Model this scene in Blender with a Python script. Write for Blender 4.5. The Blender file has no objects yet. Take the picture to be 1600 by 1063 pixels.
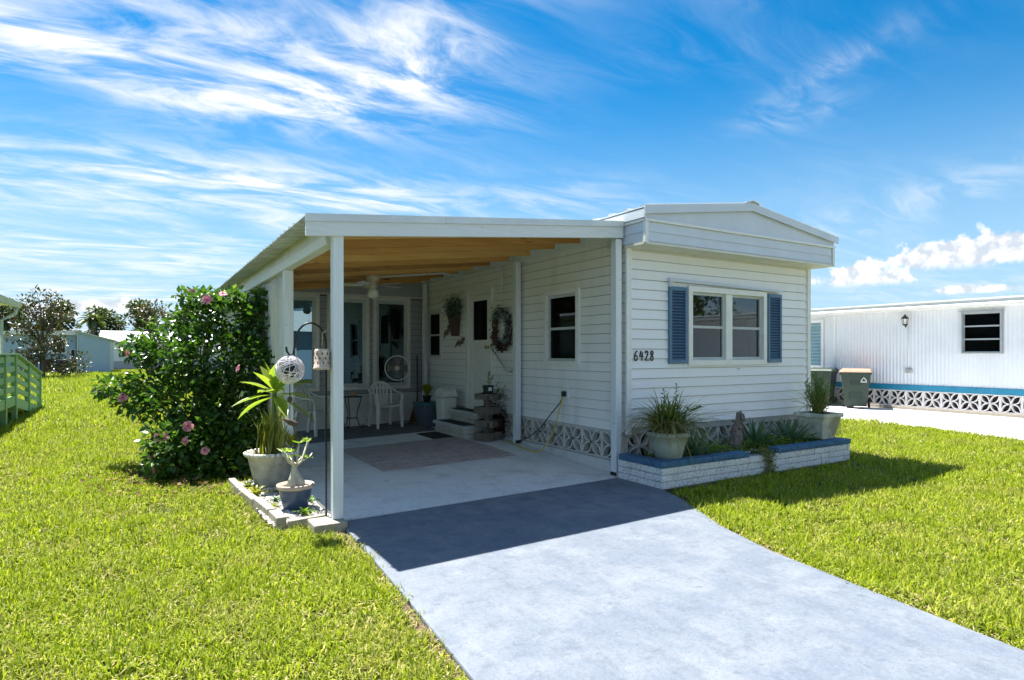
import bpy, bmesh, math, random
import numpy as np
from mathutils import Vector, Matrix
R = math.radians
random.seed(7); rng = np.random.default_rng(11)
S = bpy.context.scene
COL = S.collection

# ------------------------------------------------------------------ camera
cd = bpy.data.cameras.new('Camera'); cam = bpy.data.objects.new('Camera', cd); COL.objects.link(cam)
cam.location = (-5.11, -5.73, 1.51); cam.rotation_euler = (R(90), 0, R(-31.1))
cd.sensor_width = 36; cd.lens = 959 / 1600 * 36; cd.shift_y = 19.5 / 1600
cd.clip_start = .05; cd.clip_end = 2000
S.camera = cam
S.render.engine = 'CYCLES'
S.view_settings.view_transform = 'Standard'; S.view_settings.look = 'None'
S.view_settings.gamma = 1; S.view_settings.use_curve_mapping = False
S.view_settings.exposure = 2.72
S.cycles.max_bounces = 6; S.cycles.diffuse_bounces = 4; S.cycles.glossy_bounces = 3; S.cycles.transmission_bounces = 3; S.cycles.transparent_max_bounces = 10
S.cycles.caustics_reflective = False; S.cycles.caustics_refractive = False
YAW = R(31.1)
FW = Vector((math.sin(YAW), math.cos(YAW), 0)); RT = Vector((math.cos(YAW), -math.sin(YAW), 0))

# ------------------------------------------------------------------ sun and sky
SUN = Vector((-.115, .43, .90)).normalized()
sl = bpy.data.lights.new('Sun', 'SUN'); sl.energy = 2.0; sl.angle = R(.53); sl.color = (1, .965, .90)
so = bpy.data.objects.new('Sun', sl); COL.objects.link(so)
so.rotation_euler = SUN.to_track_quat('Z', 'Y').to_euler(); so.location = (0, 0, 30)

W = bpy.data.worlds.new('World'); S.world = W; W.use_nodes = True
W.cycles.sampling_method = 'MANUAL'; W.cycles.sample_map_resolution = 512
wt = W.node_tree; wn = wt.nodes; wl = wt.links
for n in list(wn): wn.remove(n)
def WN(t, **k):
    n = wn.new(t)
    for a, b in k.items(): setattr(n, a, b)
    return n
def wset(inp, v):
    if hasattr(v, 'is_linked') or isinstance(v, bpy.types.NodeSocket): wl.new(v, inp)
    else: inp.default_value = v
def wm(op, a, b=None, c=None, clamp=False):
    n = WN('ShaderNodeMath', operation=op); n.use_clamp = clamp
    wset(n.inputs[0], a)
    if b is not None: wset(n.inputs[1], b)
    if c is not None: wset(n.inputs[2], c)
    return n.outputs[0]
def wdot(v, c):
    n = WN('ShaderNodeVectorMath', operation='DOT_PRODUCT'); wl.new(v, n.inputs[0]); n.inputs[1].default_value = c
    return n.outputs['Value']
def wmap(v, a, b, c=0., d=1.):
    n = WN('ShaderNodeMapRange'); n.interpolation_type = 'SMOOTHSTEP'
    wl.new(v, n.inputs[0])
    for i, x in enumerate((a, b, c, d)): n.inputs[1 + i].default_value = x
    return n.outputs[0]
def wnoise(vec, scale, detail, rough, dist=0., lac=2.):
    n = WN('ShaderNodeTexNoise'); wl.new(vec, n.inputs['Vector'])
    n.inputs['Scale'].default_value = scale; n.inputs['Detail'].default_value = detail
    n.inputs['Roughness'].default_value = rough; n.inputs['Distortion'].default_value = dist
    n.inputs['Lacunarity'].default_value = lac
    return n.outputs['Fac']
sky = WN('ShaderNodeTexSky', sky_type='NISHITA', sun_disc=False)
sky.sun_elevation = math.asin(SUN.z); sky.sun_rotation = math.atan2(SUN.x, SUN.y)
sky.altitude = 0; sky.air_density = 1.0; sky.dust_density = .1; sky.ozone_density = 4.0
tc = WN('ShaderNodeTexCoord'); D = tc.outputs['Generated']
sep = WN('ShaderNodeSeparateXYZ'); wl.new(D, sep.inputs[0]); dz = sep.outputs['Z']
# high thin cloud lies on a flat layer: project the direction onto it
h = wm('ADD', wm('MAXIMUM', dz, 0.0), .12)
cx = wm('DIVIDE', sep.outputs['X'], h); cy = wm('DIVIDE', sep.outputs['Y'], h)
cmb = WN('ShaderNodeCombineXYZ'); wl.new(cx, cmb.inputs[0]); wl.new(cy, cmb.inputs[1])
mp = WN('ShaderNodeMapping'); wl.new(cmb.outputs[0], mp.inputs['Vector'])
mp.inputs['Rotation'].default_value = (0, 0, R(38)); mp.inputs['Scale'].default_value = (.8, 2.0, 1)
warp = WN('ShaderNodeTexNoise'); wl.new(mp.outputs[0], warp.inputs['Vector']); warp.inputs['Scale'].default_value = .9
warp.inputs['Detail'].default_value = 3
wadd = WN('ShaderNodeVectorMath', operation='MULTIPLY_ADD'); wl.new(warp.outputs['Color'], wadd.inputs[0])
wadd.inputs[1].default_value = (1.1, 1.1, 0); wl.new(mp.outputs[0], wadd.inputs[2])
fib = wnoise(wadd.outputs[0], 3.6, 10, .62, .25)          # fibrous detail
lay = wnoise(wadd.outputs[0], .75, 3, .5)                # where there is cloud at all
base = wm('MULTIPLY', wmap(fib, .30, .70), wmap(lay, .36, .60))  # dense cloud deck, added round the whole sky for fill light
def direction(u, v): return (FW + RT * ((u - 800) / 959) + Vector((0, 0, (551 - v) / 959))).normalized()
def blob(u, v, wu, wv, ang=0.):
    c = direction(u, v); k = c.length * 959 / math.hypot(1, 0) 
    rr = Vector((0, 0, 1)).cross(c).normalized() * -1; up = rr.cross(c).normalized()
    if up.z < 0: up = -up
    a = R(ang); a1 = rr * math.cos(a) + up * math.sin(a); a2 = up * math.cos(a) - rr * math.sin(a)
    s_ = wm('DIVIDE', wdot(D, a1), wu / 959 * .86); t_ = wm('DIVIDE', wdot(D, a2), wv / 959 * .86)
    q = wm('ADD', wm('MULTIPLY', s_, s_), wm('MULTIPLY', t_, t_))
    g = wm('EXPONENT', wm('MULTIPLY', q, -1.0))
    return wm('MULTIPLY', g, wm('GREATER_THAN', wdot(D, c), 0.)), t_
cir = None
for u, v, wu, wv, ang, amp in ((110, 80, 150, 42, -8, 1.0), (640, 45, 130, 75, 25, .9), (500, 155, 210, 50, 8, 1.1), (420, 50, 150, 30, 10, .35),
                               (380, 285, 420, 42, -1, .95), (200, 390, 330, 90, 0, .62), (650, 110, 120, 40, 20, .7),
                               (1300, 108, 110, 22, 22, .6), (1255, 178, 70, 18, 5, .6), (1140, 85, 260, 40, -6, .16),
                               (1450, 310, 260, 30, 13, .5), (890, 300, 130, 40, 0, .4), (100, 500, 300, 70, 0, .55), (1500, 440, 300, 60, 4, .18)):
    g, _ = blob(u, v, wu, wv, ang)
    g = wm('MULTIPLY', g, amp)
    cir = g if cir is None else wm('ADD', cir, g)
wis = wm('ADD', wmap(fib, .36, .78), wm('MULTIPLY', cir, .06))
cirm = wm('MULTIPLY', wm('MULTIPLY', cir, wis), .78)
clear = None  # holes that keep the added deck out of the blue parts in view
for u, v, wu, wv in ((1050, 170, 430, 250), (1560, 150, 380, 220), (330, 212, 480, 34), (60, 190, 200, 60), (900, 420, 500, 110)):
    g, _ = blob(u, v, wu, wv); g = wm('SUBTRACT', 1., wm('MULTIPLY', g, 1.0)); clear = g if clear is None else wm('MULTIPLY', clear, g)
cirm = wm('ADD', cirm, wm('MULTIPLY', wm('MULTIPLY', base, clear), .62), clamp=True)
# fair-weather cumulus low over the horizon
bil = wnoise(D, 24, 7, .55, .15)
bil2 = wnoise(D, 62, 4, .5, .1)
cum = None
for u, v, wu, wv in ((1345, 432, 75, 26), (1500, 398, 90, 34), (1560, 385, 55, 28), (1415, 408, 30, 14), (150, 478, 55, 18), (1530, 452, 60, 10), (45, 492, 60, 16), (520, 470, 90, 20)):
    g, t_ = blob(u, v, wu, wv)
    f = wm('ADD', g, wm('MULTIPLY', wm('SUBTRACT', bil, .5), 1.5))
    f = wm('ADD', f, wm('MULTIPLY', wm('SUBTRACT', bil2, .5), .7))
    f = wm('MULTIPLY', wmap(f, .42, .66), wmap(t_, -.75, -.25))
    f = wm('MULTIPLY', f, wmap(g, .10, .3))
    cum = f if cum is None else wm('MAXIMUM', cum, f)
hz = wmap(dz, .0, .42, 1., 0.)
gam = WN('ShaderNodeGamma'); wl.new(sky.outputs[0], gam.inputs[0]); gam.inputs[1].default_value = 1.0
hsv = WN('ShaderNodeHueSaturation'); wl.new(sky.outputs[0], hsv.inputs['Color'])
hsv.inputs['Saturation'].default_value = 1.42; hsv.inputs['Value'].default_value = .163; hsv.inputs['Hue'].default_value = .492
def wmix(f, a, b):
    n = WN('ShaderNodeMix', data_type='RGBA'); wset(n.inputs[0], f)
    for i, x in ((6, a), (7, b)):
        if isinstance(x, tuple): n.inputs[i].default_value = x
        else: wl.new(x, n.inputs[i])
    return n.outputs[2]
skyc = wmix(wm('MULTIPLY', hz, .9), hsv.outputs[0], (.49, .76, 1.01, 1))
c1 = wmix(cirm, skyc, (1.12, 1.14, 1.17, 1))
cumc = wmix(wmap(bil2, .38, .58), (.74, .81, .90, 1), (1.18, 1.19, 1.21, 1))
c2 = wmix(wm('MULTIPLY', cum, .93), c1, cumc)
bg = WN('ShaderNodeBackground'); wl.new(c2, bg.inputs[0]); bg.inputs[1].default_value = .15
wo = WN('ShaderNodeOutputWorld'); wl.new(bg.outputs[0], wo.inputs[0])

# ------------------------------------------------------------------ helpers
def link(o, parent=None):
    COL.objects.link(o)
    if parent is not None: o.parent = parent
    return o
def tag(o, label=None, cat=None, group=None, kind=None):
    if label: o['label'] = label
    if cat: o['category'] = cat
    if group: o['group'] = group
    if kind: o['kind'] = kind
    return o
def thing(name, label, cat, loc=(0, 0, 0), rz=0., group=None):
    o = bpy.data.objects.new(name, None); o.empty_display_size = .2
    o.location = loc; o.rotation_euler = (0, 0, rz); link(o)
    return tag(o, label, cat, group)
def copy_tree(o, parent=None):
    c = o.copy(); COL.objects.link(c); c.parent = parent
    for ch in [x for x in o.children]: copy_tree(ch, c)
    return c
def mesh_obj(name, V, F, mat, parent=None, smooth=False, loc=None, rot=None, bev=0., attrs=None):
    me = bpy.data.meshes.new(name); me.from_pydata(V, [], F)
    if mat: me.materials.append(mat)
    if smooth: me.shade_smooth()
    if attrs:
        for k, a in attrs.items():
            at = me.attributes.new(k, 'FLOAT', 'POINT'); at.data.foreach_set('value', np.asarray(a, dtype=np.float32))
    o = bpy.data.objects.new(name, me)
    if loc is not None: o.location = loc
    if rot is not None: o.rotation_euler = rot
    if bev:
        m = o.modifiers.new('bevel', 'BEVEL'); m.width = bev; m.segments = 2; m.limit_method = 'ANGLE'; m.harden_normals = False
    return link(o, parent)
class MB:
    def __init__(s): s.V = []; s.F = []
    def quad(s, a, b, c, d):
        n = len(s.V); s.V += [tuple(a), tuple(b), tuple(c), tuple(d)]; s.F.append((n, n+1, n+2, n+3)); return s
    def box(s, x0, y0, z0, x1, y1, z1, M=None):
        n = len(s.V)
        for z in (z0, z1):
            for x, y in ((x0, y0), (x1, y0), (x1, y1), (x0, y1)):
                v = Vector((x, y, z)); s.V.append(tuple(M @ v if M else v))
        for f in ((3, 2, 1, 0), (4, 5, 6, 7), (0, 1, 5, 4), (1, 2, 6, 5), (2, 3, 7, 6), (3, 0, 4, 7)): s.F.append(tuple(n + i for i in f))
        return s
    def hexa(s, P):                                     # 8 corners: bottom ring, top ring
        n = len(s.V); s.V += [tuple(p) for p in P]
        for f in ((3, 2, 1, 0), (4, 5, 6, 7), (0, 1, 5, 4), (1, 2, 6, 5), (2, 3, 7, 6), (3, 0, 4, 7)): s.F.append(tuple(n + i for i in f))
        return s
    def beam(s, a, b, w, h, up=(0, 0, 1)):              # bar from a to b
        a = Vector(a); b = Vector(b); d = (b - a).normalized(); u = Vector(up)
        sd = d.cross(u)
        if sd.length < 1e-4: sd = d.cross(Vector((0, 1, 0)))
        sd.normalize(); u = sd.cross(d).normalized()
        P = [p + sd * (i * w / 2) + u * (j * h / 2) for p in (a, b) for i, j in ((-1, -1), (1, -1), (1, 1), (-1, 1))]
        return s.hexa(P)
    def tube(s, pts, r, n=8, cap=True):
        pts = [Vector(p) for p in pts]; m = len(pts)
        rr = r if hasattr(r, '__len__') else [r] * m
        t0 = (pts[1] - pts[0]).normalized(); ref = Vector((0, 0, 1)) if abs(t0.z) < .9 else Vector((1, 0, 0))
        u = t0.cross(ref).normalized(); b0 = len(s.V)
        for i, p in enumerate(pts):
            t = (pts[min(i+1, m-1)] - pts[max(i-1, 0)])
            if t.length < 1e-9: t = t0
            t.normalize(); u = (u - t * u.dot(t))
            if u.length < 1e-6: u = t.orthogonal()
            u.normalize(); w = t.cross(u)
            for k in range(n):
                a = 2 * math.pi * k / n; s.V.append(tuple(p + (u * math.cos(a) + w * math.sin(a)) * rr[i]))
        for i in range(m - 1):
            for k in range(n):
                k2 = (k + 1) % n; s.F.append((b0 + i*n + k, b0 + i*n + k2, b0 + (i+1)*n + k2, b0 + (i+1)*n + k))
        if cap:
            s.F.append(tuple(b0 + k for k in range(n))[::-1]); s.F.append(tuple(b0 + (m-1)*n + k for k in range(n)))
        return s
    def lathe(s, prof, n=24, c=(0, 0, 0), sx=1., sy=1.):
        b0 = len(s.V); m = len(prof)
        for r, z in prof:
            for k in range(n):
                a = 2 * math.pi * k / n; s.V.append((c[0] + r * sx * math.cos(a), c[1] + r * sy * math.sin(a), c[2] + z))
        for i in range(m - 1):
            for k in range(n):
                k2 = (k + 1) % n; s.F.append((b0 + i*n + k, b0 + i*n + k2, b0 + (i+1)*n + k2, b0 + (i+1)*n + k))
        return s
    def prism(s, poly, z0, z1):                         # polygon in xy, counter-clockwise
        n = len(s.V); m = len(poly)
        s.V += [(x, y, z0) for x, y in poly] + [(x, y, z1) for x, y in poly]
        s.F.append(tuple(n + i for i in range(m))[::-1]); s.F.append(tuple(n + m + i for i in range(m)))
        for i in range(m):
            j = (i + 1) % m; s.F.append((n + i, n + j, n + m + j, n + m + i))
        return s
    def ribbon(s, pts, th, f):                          # 2d path given thickness; f(a, z, depth) -> world, depth 0..1
        m = len(pts); b0 = len(s.V)
        for i, p in enumerate(pts):
            q0 = pts[max(i-1, 0)]; q1 = pts[min(i+1, m-1)]; dx, dy = q1[0]-q0[0], q1[1]-q0[1]; L = math.hypot(dx, dy) or 1
            nx, ny = -dy / L * th / 2, dx / L * th / 2
            for k in (0, 1):
                s.V.append(tuple(f(p[0]+nx, p[1]+ny, k))); s.V.append(tuple(f(p[0]-nx, p[1]-ny, k)))
        for i in range(m - 1):
            a = b0 + i*4; b = a + 4
            for x, y in ((0, 1), (1, 3), (3, 2), (2, 0)): s.F.append((a+x, a+y, b+y, b+x))
        s.F.append((b0, b0+2, b0+3, b0+1)); e = b0 + (m-1)*4; s.F.append((e, e+1, e+3, e+2))
        return s
    def build(s, name, mat, parent=None, **k): return mesh_obj(name, s.V, s.F, mat, parent, **k)
def bx(name, mat, parent, *c, **k): return MB().box(*c).build(name, mat, parent, **k)
def arc(c, r, a0, a1, n): return [(c[0] + r*math.cos(R(a0+(a1-a0)*i/n)), c[1] + r*math.sin(R(a0+(a1-a0)*i/n))) for i in range(n+1)]

# ------------------------------------------------------------------ materials
class NT:
    def __init__(s, name):
        s.m = bpy.data.materials.new(name); s.m.use_nodes = True; s.t = s.m.node_tree; s.n = s.t.nodes; s.l = s.t.links
        s.p = s.n['Principled BSDF']; s.o = s.n['Material Output']
        s.geo = None; s.oi = None
    def N(s, t, **k):
        n = s.n.new(t)
        for a, b in k.items(): setattr(n, a, b)
        return n
    def put(s, i, v):
        if isinstance(v, bpy.types.NodeSocket): s.l.new(v, i)
        elif isinstance(v, tuple) and len(v) == 3 and i.type == 'RGBA': i.default_value = (*v, 1)
        else: i.default_value = v
    def pos(s):
        if not s.geo: s.geo = s.N('ShaderNodeNewGeometry')
        return s.geo.outputs['Position']
    def rnd(s):
        if not s.oi: s.oi = s.N('ShaderNodeObjectInfo')
        return s.oi.outputs['Random']
    def mapp(s, v, scale=(1, 1, 1), rot=(0, 0, 0), loc=(0, 0, 0)):
        n = s.N('ShaderNodeMapping'); s.l.new(v, n.inputs[0]); n.inputs['Scale'].default_value = scale; n.inputs['Rotation'].default_value = rot; n.inputs['Location'].default_value = loc
        return n.outputs[0]
    def noise(s, v, scale, detail=4, rough=.5, dist=0.):
        n = s.N('ShaderNodeTexNoise'); s.l.new(v, n.inputs['Vector']); n.inputs['Scale'].default_value = scale
        n.inputs['Detail'].default_value = detail; n.inputs['Roughness'].default_value = rough; n.inputs['Distortion'].default_value = dist
        return n.outputs['Fac']
    def mr(s, v, a, b, c=0., d=1.):
        n = s.N('ShaderNodeMapRange'); n.clamp = True; s.l.new(v, n.inputs[0])
        for i, x in enumerate((a, b, c, d)): s.put(n.inputs[1+i], x)
        return n.outputs[0]
    def math(s, op, a, b=0., clamp=False):
        n = s.N('ShaderNodeMath', operation=op); n.use_clamp = clamp; s.put(n.inputs[0], a); s.put(n.inputs[1], b); return n.outputs[0]
    def mix(s, f, a, b, mode='MIX'):
        n = s.N('ShaderNodeMix', data_type='RGBA', blend_type=mode); s.put(n.inputs[0], f); s.put(n.inputs[6], a); s.put(n.inputs[7], b); return n.outputs[2]
    def ramp(s, f, stops):
        n = s.N('ShaderNodeValToRGB'); s.l.new(f, n.inputs[0]); e = n.color_ramp.elements
        while len(e) > 1: e.remove(e[-1])
        e[0].position = stops[0][0]; e[0].color = (*stops[0][1], 1)
        for p, c in stops[1:]:
            x = e.new(p); x.color = (*c, 1)
        return n.outputs[0]
    def bump(s, hgt, dist=.01, strength=1.):
        n = s.N('ShaderNodeBump'); s.l.new(hgt, n.inputs['Height']); n.inputs['Distance'].default_value = dist; n.inputs['Strength'].default_value = strength
        s.l.new(n.outputs[0], s.p.inputs['Normal']); return n
    def out(s, col=None, rough=None, metal=None, spec=None):
        if col is not None: s.put(s.p.inputs['Base Color'], col)
        if rough is not None: s.put(s.p.inputs['Roughness'], rough)
        if metal is not None: s.put(s.p.inputs['Metallic'], metal)
        if spec is not None: s.p.inputs['Specular IOR Level'].default_value = spec
        return s.m
def plain(name, col, rough=.5, metal=0., var=.12, scale=9., spec=.5, bump=0., bscale=60., orand=.0):
    t = NT(name); p = t.pos(); f = t.noise(p, scale, 5, .6)
    d = tuple(c * (1 - var) for c in col); l = tuple(min(1, c * (1 + var)) for c in col)
    c = t.mix(t.mr(f, .3, .7), d, l)
    if orand:
        c = t.mix(t.mr(t.rnd(), 0, 1), c, t.mix(orand, c, (.02, .02, .02)))
    if bump: t.bump(t.noise(p, bscale, 4, .6), bump)
    return t.out(c, t.mr(f, .2, .8, rough * .85, min(1, rough * 1.15)), metal, spec)
M = {}
def siding(name, col, dirt, streak):
    t = NT(name); p = t.pos()
    v = t.noise(t.mapp(p, (3, 3, .5)), 1.6, 4, .5)           # rain streaks run down the wall
    b = t.noise(p, 1.1, 4, .55)
    f = t.math('MULTIPLY', t.mr(v, .47, .75), t.mr(b, .35, .7))
    c = t.mix(t.math('MULTIPLY', f, streak), col, dirt)
    fine = t.noise(p, 40, 3, .6); c = t.mix(t.mr(fine, .3, .7, 0, .06), c, dirt)
    c = t.mix(t.mr(t.rnd(), 0, 1, 0, .10), c, dirt)
    t.bump(t.noise(t.mapp(p, (1, 1, 9)), 5, 4, .5), .0015)
    return t.out(c, .48, 0, .35)
M['siding'] = siding('vinyl_siding', (.89, .895, .94), (.55, .54, .52), .20)
M['siding_side'] = siding('weathered_siding', (.87, .875, .89), (.50, .48, .43), .40)
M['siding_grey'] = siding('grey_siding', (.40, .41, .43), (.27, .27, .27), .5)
M['trim'] = plain('white_trim', (.79, .79, .78), .4, var=.05, bump=.0006)
M['trim_dirty'] = plain('ivory_trim', (.72, .71, .66), .45, var=.08)
def painted(name, col, chip, amount, grain=(30, 30, 2)):
    t = NT(name); p = t.pos(); f = t.noise(p, 14, 8, .68); g = t.noise(t.mapp(p, grain), 1.5, 5, .6)
    c = t.mix(t.mr(g, .3, .7), tuple(x * .9 for x in col), col)
    c = t.mix(t.mr(f, .66 - amount, .70 - amount, 0, .8), c, chip)
    t.bump(t.math('ADD', g, t.math('MULTIPLY', f, .3)), .003)
    return t.out(c, .55, 0, .3)
M['paint'] = painted('painted_lumber', (.74, .78, .82), (.36, .34, .30), .0)
M['paint2'] = painted('painted_beam', (.74, .77, .79), (.42, .40, .36), .0, (2, 2, 30))
M['fascia'] = plain('grey_fascia', (.62, .67, .75), .4, var=.05, scale=3)
def wood(name, a, b, knot, ax=(1.2, 22, 22)):
    t = NT(name); p = t.pos()
    r3 = t.N('ShaderNodeCombineXYZ'); rr = t.math('MULTIPLY', t.rnd(), 37.)
    for i in range(3): t.l.new(rr, r3.inputs[i])
    av = t.N('ShaderNodeVectorMath', operation='ADD'); t.l.new(p, av.inputs[0]); t.l.new(r3.outputs[0], av.inputs[1]); q = av.outputs[0]
    g = t.noise(t.mapp(q, ax), 1.0, 6, .6, .8)
    c = t.ramp(t.mr(g, .3, .72), [(0, a), (.55, tuple((x + y) / 2 for x, y in zip(a, b))), (1, b)])
    k = t.N('ShaderNodeTexVoronoi'); t.l.new(t.mapp(q, (2.6, 5, 9)), k.inputs['Vector']); k.inputs['Scale'].default_value = 1.
    c = t.mix(t.mr(k.outputs['Distance'], .09, .20, .9, 0), c, knot)
    c = t.mix(t.mr(t.rnd(), 0, 1, 0, .6), c, tuple(x * .6 for x in a))
    t.bump(g, .002)
    return t.out(c, .5, 0, .35)
M['pine'] = wood('amber_pine', (.92, .56, .19), (.62, .27, .06), (.13, .045, .012))
M['pine_dark'] = wood('amber_pine_dark', (.62, .32, .085), (.38, .15, .03), (.09, .03, .01))
M['pine_mid'] = wood('amber_pine_mid', (.80, .43, .12), (.48, .20, .042), (.11, .04, .01))
M['greywood'] = wood('weathered_wood', (.22, .19, .16), (.10, .085, .07), (.03, .025, .02), (14, 14, 2))
M['drift'] = wood('driftwood', (.26, .21, .19), (.05, .038, .036), (.02, .015, .014), (30, 30, 3))
M['galv'] = plain('galvanized_metal', (.64, .67, .68), .38, .25, .12, 2.5)
M['roofmetal'] = plain('white_roof_metal', (.78, .80, .81), .35, .1, .06, 2.0)
M['soffit'] = plain('soffit_panel', (.66, .65, .58), .5, var=.10, scale=4)
M['shutter_shade'] = plain('shutter_gap_shade', (.02, .045, .08), .6)  # darkened blue stands in for the shade between the slats
M['shutter'] = plain('blue_shutter', (.075, .17, .285), .42, var=.10, scale=6)
M['black'] = plain('black_metal', (.012, .012, .014), .4, .2, .2)
M['darkplastic'] = plain('dark_plastic', (.02, .02, .022), .55)
M['dark'] = plain('dark_interior', (.03, .03, .032), .9, var=.2)
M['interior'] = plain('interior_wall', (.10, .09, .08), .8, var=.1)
M['curtain'] = plain('window_curtain', (.33, .30, .25), .85, var=.2, scale=20)
M['drape'] = plain('canvas_drape', (.66, .64, .58), .85, var=.08, scale=5, bump=.002, bscale=300)
def glass(name, tint, refl, rough=.01, fk=1., gc=(.9, .97, 1)):
    t = NT(name); t.n.remove(t.p)
    tr = t.N('ShaderNodeBsdfTransparent'); tr.inputs[0].default_value = (*tint, 1)
    gl = t.N('ShaderNodeBsdfGlossy'); gl.inputs['Roughness'].default_value = rough; gl.inputs['Color'].default_value = (*gc, 1)
    wv = t.noise(t.pos(), 1.7, 2, .5); b = t.N('ShaderNodeBump'); t.l.new(wv, b.inputs['Height']); b.inputs['Distance'].default_value = .0008; t.l.new(b.outputs[0], gl.inputs['Normal'])
    fr = t.N('ShaderNodeFresnel'); fr.inputs[0].default_value = 1.5
    f = t.math('ADD', t.math('MULTIPLY', fr.outputs[0], fk), refl, True)
    mx = t.N('ShaderNodeMixShader'); t.l.new(f, mx.inputs[0]); t.l.new(tr.outputs[0], mx.inputs[1]); t.l.new(gl.outputs[0], mx.inputs[2]); t.l.new(mx.outputs[0], t.o.inputs[0])
    return t.m
M['glass'] = glass('screened_window_glass', (.36, .36, .36), .0, .02, .13)
M['tinted'] = glass('tinted_glass', (.10, .14, .14), .12, .01, 1., (.62, .88, .95))
def concrete(name, col, light, dark, sc=1., stain=.6, lt=.6):
    t = NT(name); p = t.pos()
    a = t.noise(p, .9 * sc, 6, .6, .4); b = t.noise(p, 2.6 * sc, 7, .65, .2); f = t.noise(p, 90, 4, .7); sw = t.noise(t.mapp(p, (1, .22, 1), (0, 0, R(12))), 5 * sc, 6, .6)
    c = t.mix(t.mr(a, .42, .68, 0, lt), col, light)
    c = t.mix(t.math('MULTIPLY', t.mr(b, .5, .72), stain), c, dark)
    c = t.mix(t.mr(sw, .5, .7, 0, .3), c, light)
    tyre = t.noise(t.mapp(p, (7, .35, 1), (0, 0, R(6))), 1.0, 5, .6); c = t.mix(t.mr(tyre, .55, .75, 0, .35), c, dark)
    c = t.mix(t.mr(t.noise(p, 3.2, 7, .72), .58, .68, 0, .7), c, light)
    c = t.mix(t.mr(f, .58, .68, 0, .35), c, tuple(x * .45 for x in dark))
    c = t.mix(t.mr(t.noise(p, 6.5, 2, .5), .69, .73, 0, .55), c, dark)
    vo = t.N('ShaderNodeTexVoronoi', feature='DISTANCE_TO_EDGE'); wv = t.N('ShaderNodeVectorMath', operation='ADD')
    nz = t.N('ShaderNodeTexNoise'); nz.inputs['Scale'].default_value = 2.2; nz.inputs['Detail'].default_value = 6; t.l.new(p, nz.inputs['Vector'])
    t.l.new(t.mapp(nz.outputs['Color'], (.55, .55, 0)), wv.inputs[0]); t.l.new(p, wv.inputs[1]); t.l.new(t.mapp(wv.outputs[0], (1, 1, 0)), vo.inputs['Vector']); vo.inputs['Scale'].default_value = .30
    cr = t.math('MULTIPLY', t.mr(vo.outputs['Distance'], .0, .0012, 1, 0), t.mr(a, .52, .6))
    c = t.mix(t.math('MULTIPLY', cr, .4), c, tuple(x * .3 for x in dark))
    g2 = t.noise(p, 38, 5, .75); c = t.mix(t.mr(g2, .50, .66, 0, .38), c, dark); c = t.mix(t.mr(g2, .34, .46, .35, 0), c, light)
    t.bump(t.math('SUBTRACT', t.math('ADD', f, t.math('MULTIPLY', b, .8)), cr), .0035)
    return t.out(c, t.mr(b, .3, .7, .55, .8), 0, .35)
M['drive'] = concrete('painted_driveway', (.152, .180, .225), (.24, .26, .285), (.095, .118, .158), 2.6, .65, .75)
M['slab'] = concrete('carport_slab', (.74, .75, .755), (.82, .825, .83), (.42, .40, .39), .8, .7, .6)
M['pad'] = concrete('bleached_concrete', (.62, .62, .63), (.74, .74, .75), (.42, .42, .42), .6, .35)
M['street'] = concrete('pale_asphalt', (.20, .20, .195), (.26, .26, .25), (.14, .14, .14), .6)  # unseen street, made paler to bounce light onto the front wall
M['curb'] = plain('pale_concrete', (.36, .32, .26), .85, var=.2, scale=14, bump=.004, bscale=80)
M['breeze'] = plain('breeze_block', (.60, .57, .53), .85, var=.15, scale=16, bump=.003, bscale=120)
M['breeze2'] = plain('white_breeze_block', (.75, .72, .69), .85, var=.12, scale=16, bump=.003, bscale=120)
M['crawl'] = plain('crawlspace', (.06, .045, .04), .95)
M['knee'] = concrete('knee_wall', (.62, .62, .61), (.72, .72, .71), (.40, .40, .39), 2., .5)
def brick(name, col, pit, amt):
    t = NT(name); p = t.pos(); f = t.noise(t.mapp(p, (1, 1, 1.6)), 34, 6, .7); g = t.noise(p, 6, 4, .6)
    c = t.mix(t.mr(f, .505 - amt, .63 - amt, 0, .75), col, pit); c = t.mix(t.mr(g, .5, .8, 0, .35), c, pit)
    t.bump(f, .012); return t.out(c, .85, 0, .2)
M['brick'] = brick('white_slump_brick', (.86, .855, .85), (.24, .23, .22), .0)
M['cap'] = brick('blue_cap_brick', (.085, .19, .315), (.035, .085, .15), .0)
M['mortar'] = plain('mortar', (.28, .27, .26), .9, var=.25, scale=20)
M['stepstone'] = brick('cream_step_stone', (.60, .57, .50), (.30, .27, .22), -.02)
M['tread'] = plain('painted_tread', (.50, .54, .55), .7, var=.1)
M['rubber'] = plain('black_rubber', (.022, .024, .03), .85, var=.3, scale=60, bump=.002, bscale=400)
def rugmat(name, a, b, wave):
    t = NT(name); p = t.pos(); n1 = t.noise(t.mapp(p, (2.5, 46, 1), (0, 0, R(2))), 1, 4, .65); n2 = t.noise(t.mapp(p, (46, 3, 1)), 1, 4, .65)
    if wave:
        w = t.N('ShaderNodeTexBrick'); t.l.new(t.mapp(p, (1, 1, 1), (0, 0, R(45))), w.inputs['Vector']); w.inputs['Scale'].default_value = 2.6
        w.inputs['Mortar Size'].default_value = .035; w.inputs['Color1'].default_value = (1, 1, 1, 1); w.inputs['Color2'].default_value = (.6, .6, .6, 1); w.inputs['Mortar'].default_value = (0, 0, 0, 1)
        f = t.math('MULTIPLY', w.outputs['Color'], t.mr(n1, .3, .7, .5, 1.))
    else: f = t.math('MULTIPLY', t.mr(n1, .40, .60), t.mr(n2, .40, .60, .25, 1.))
    t.bump(t.math('ADD', n1, n2), .002)
    return t.out(t.mix(f, a, b), .95, 0, .1)
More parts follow.
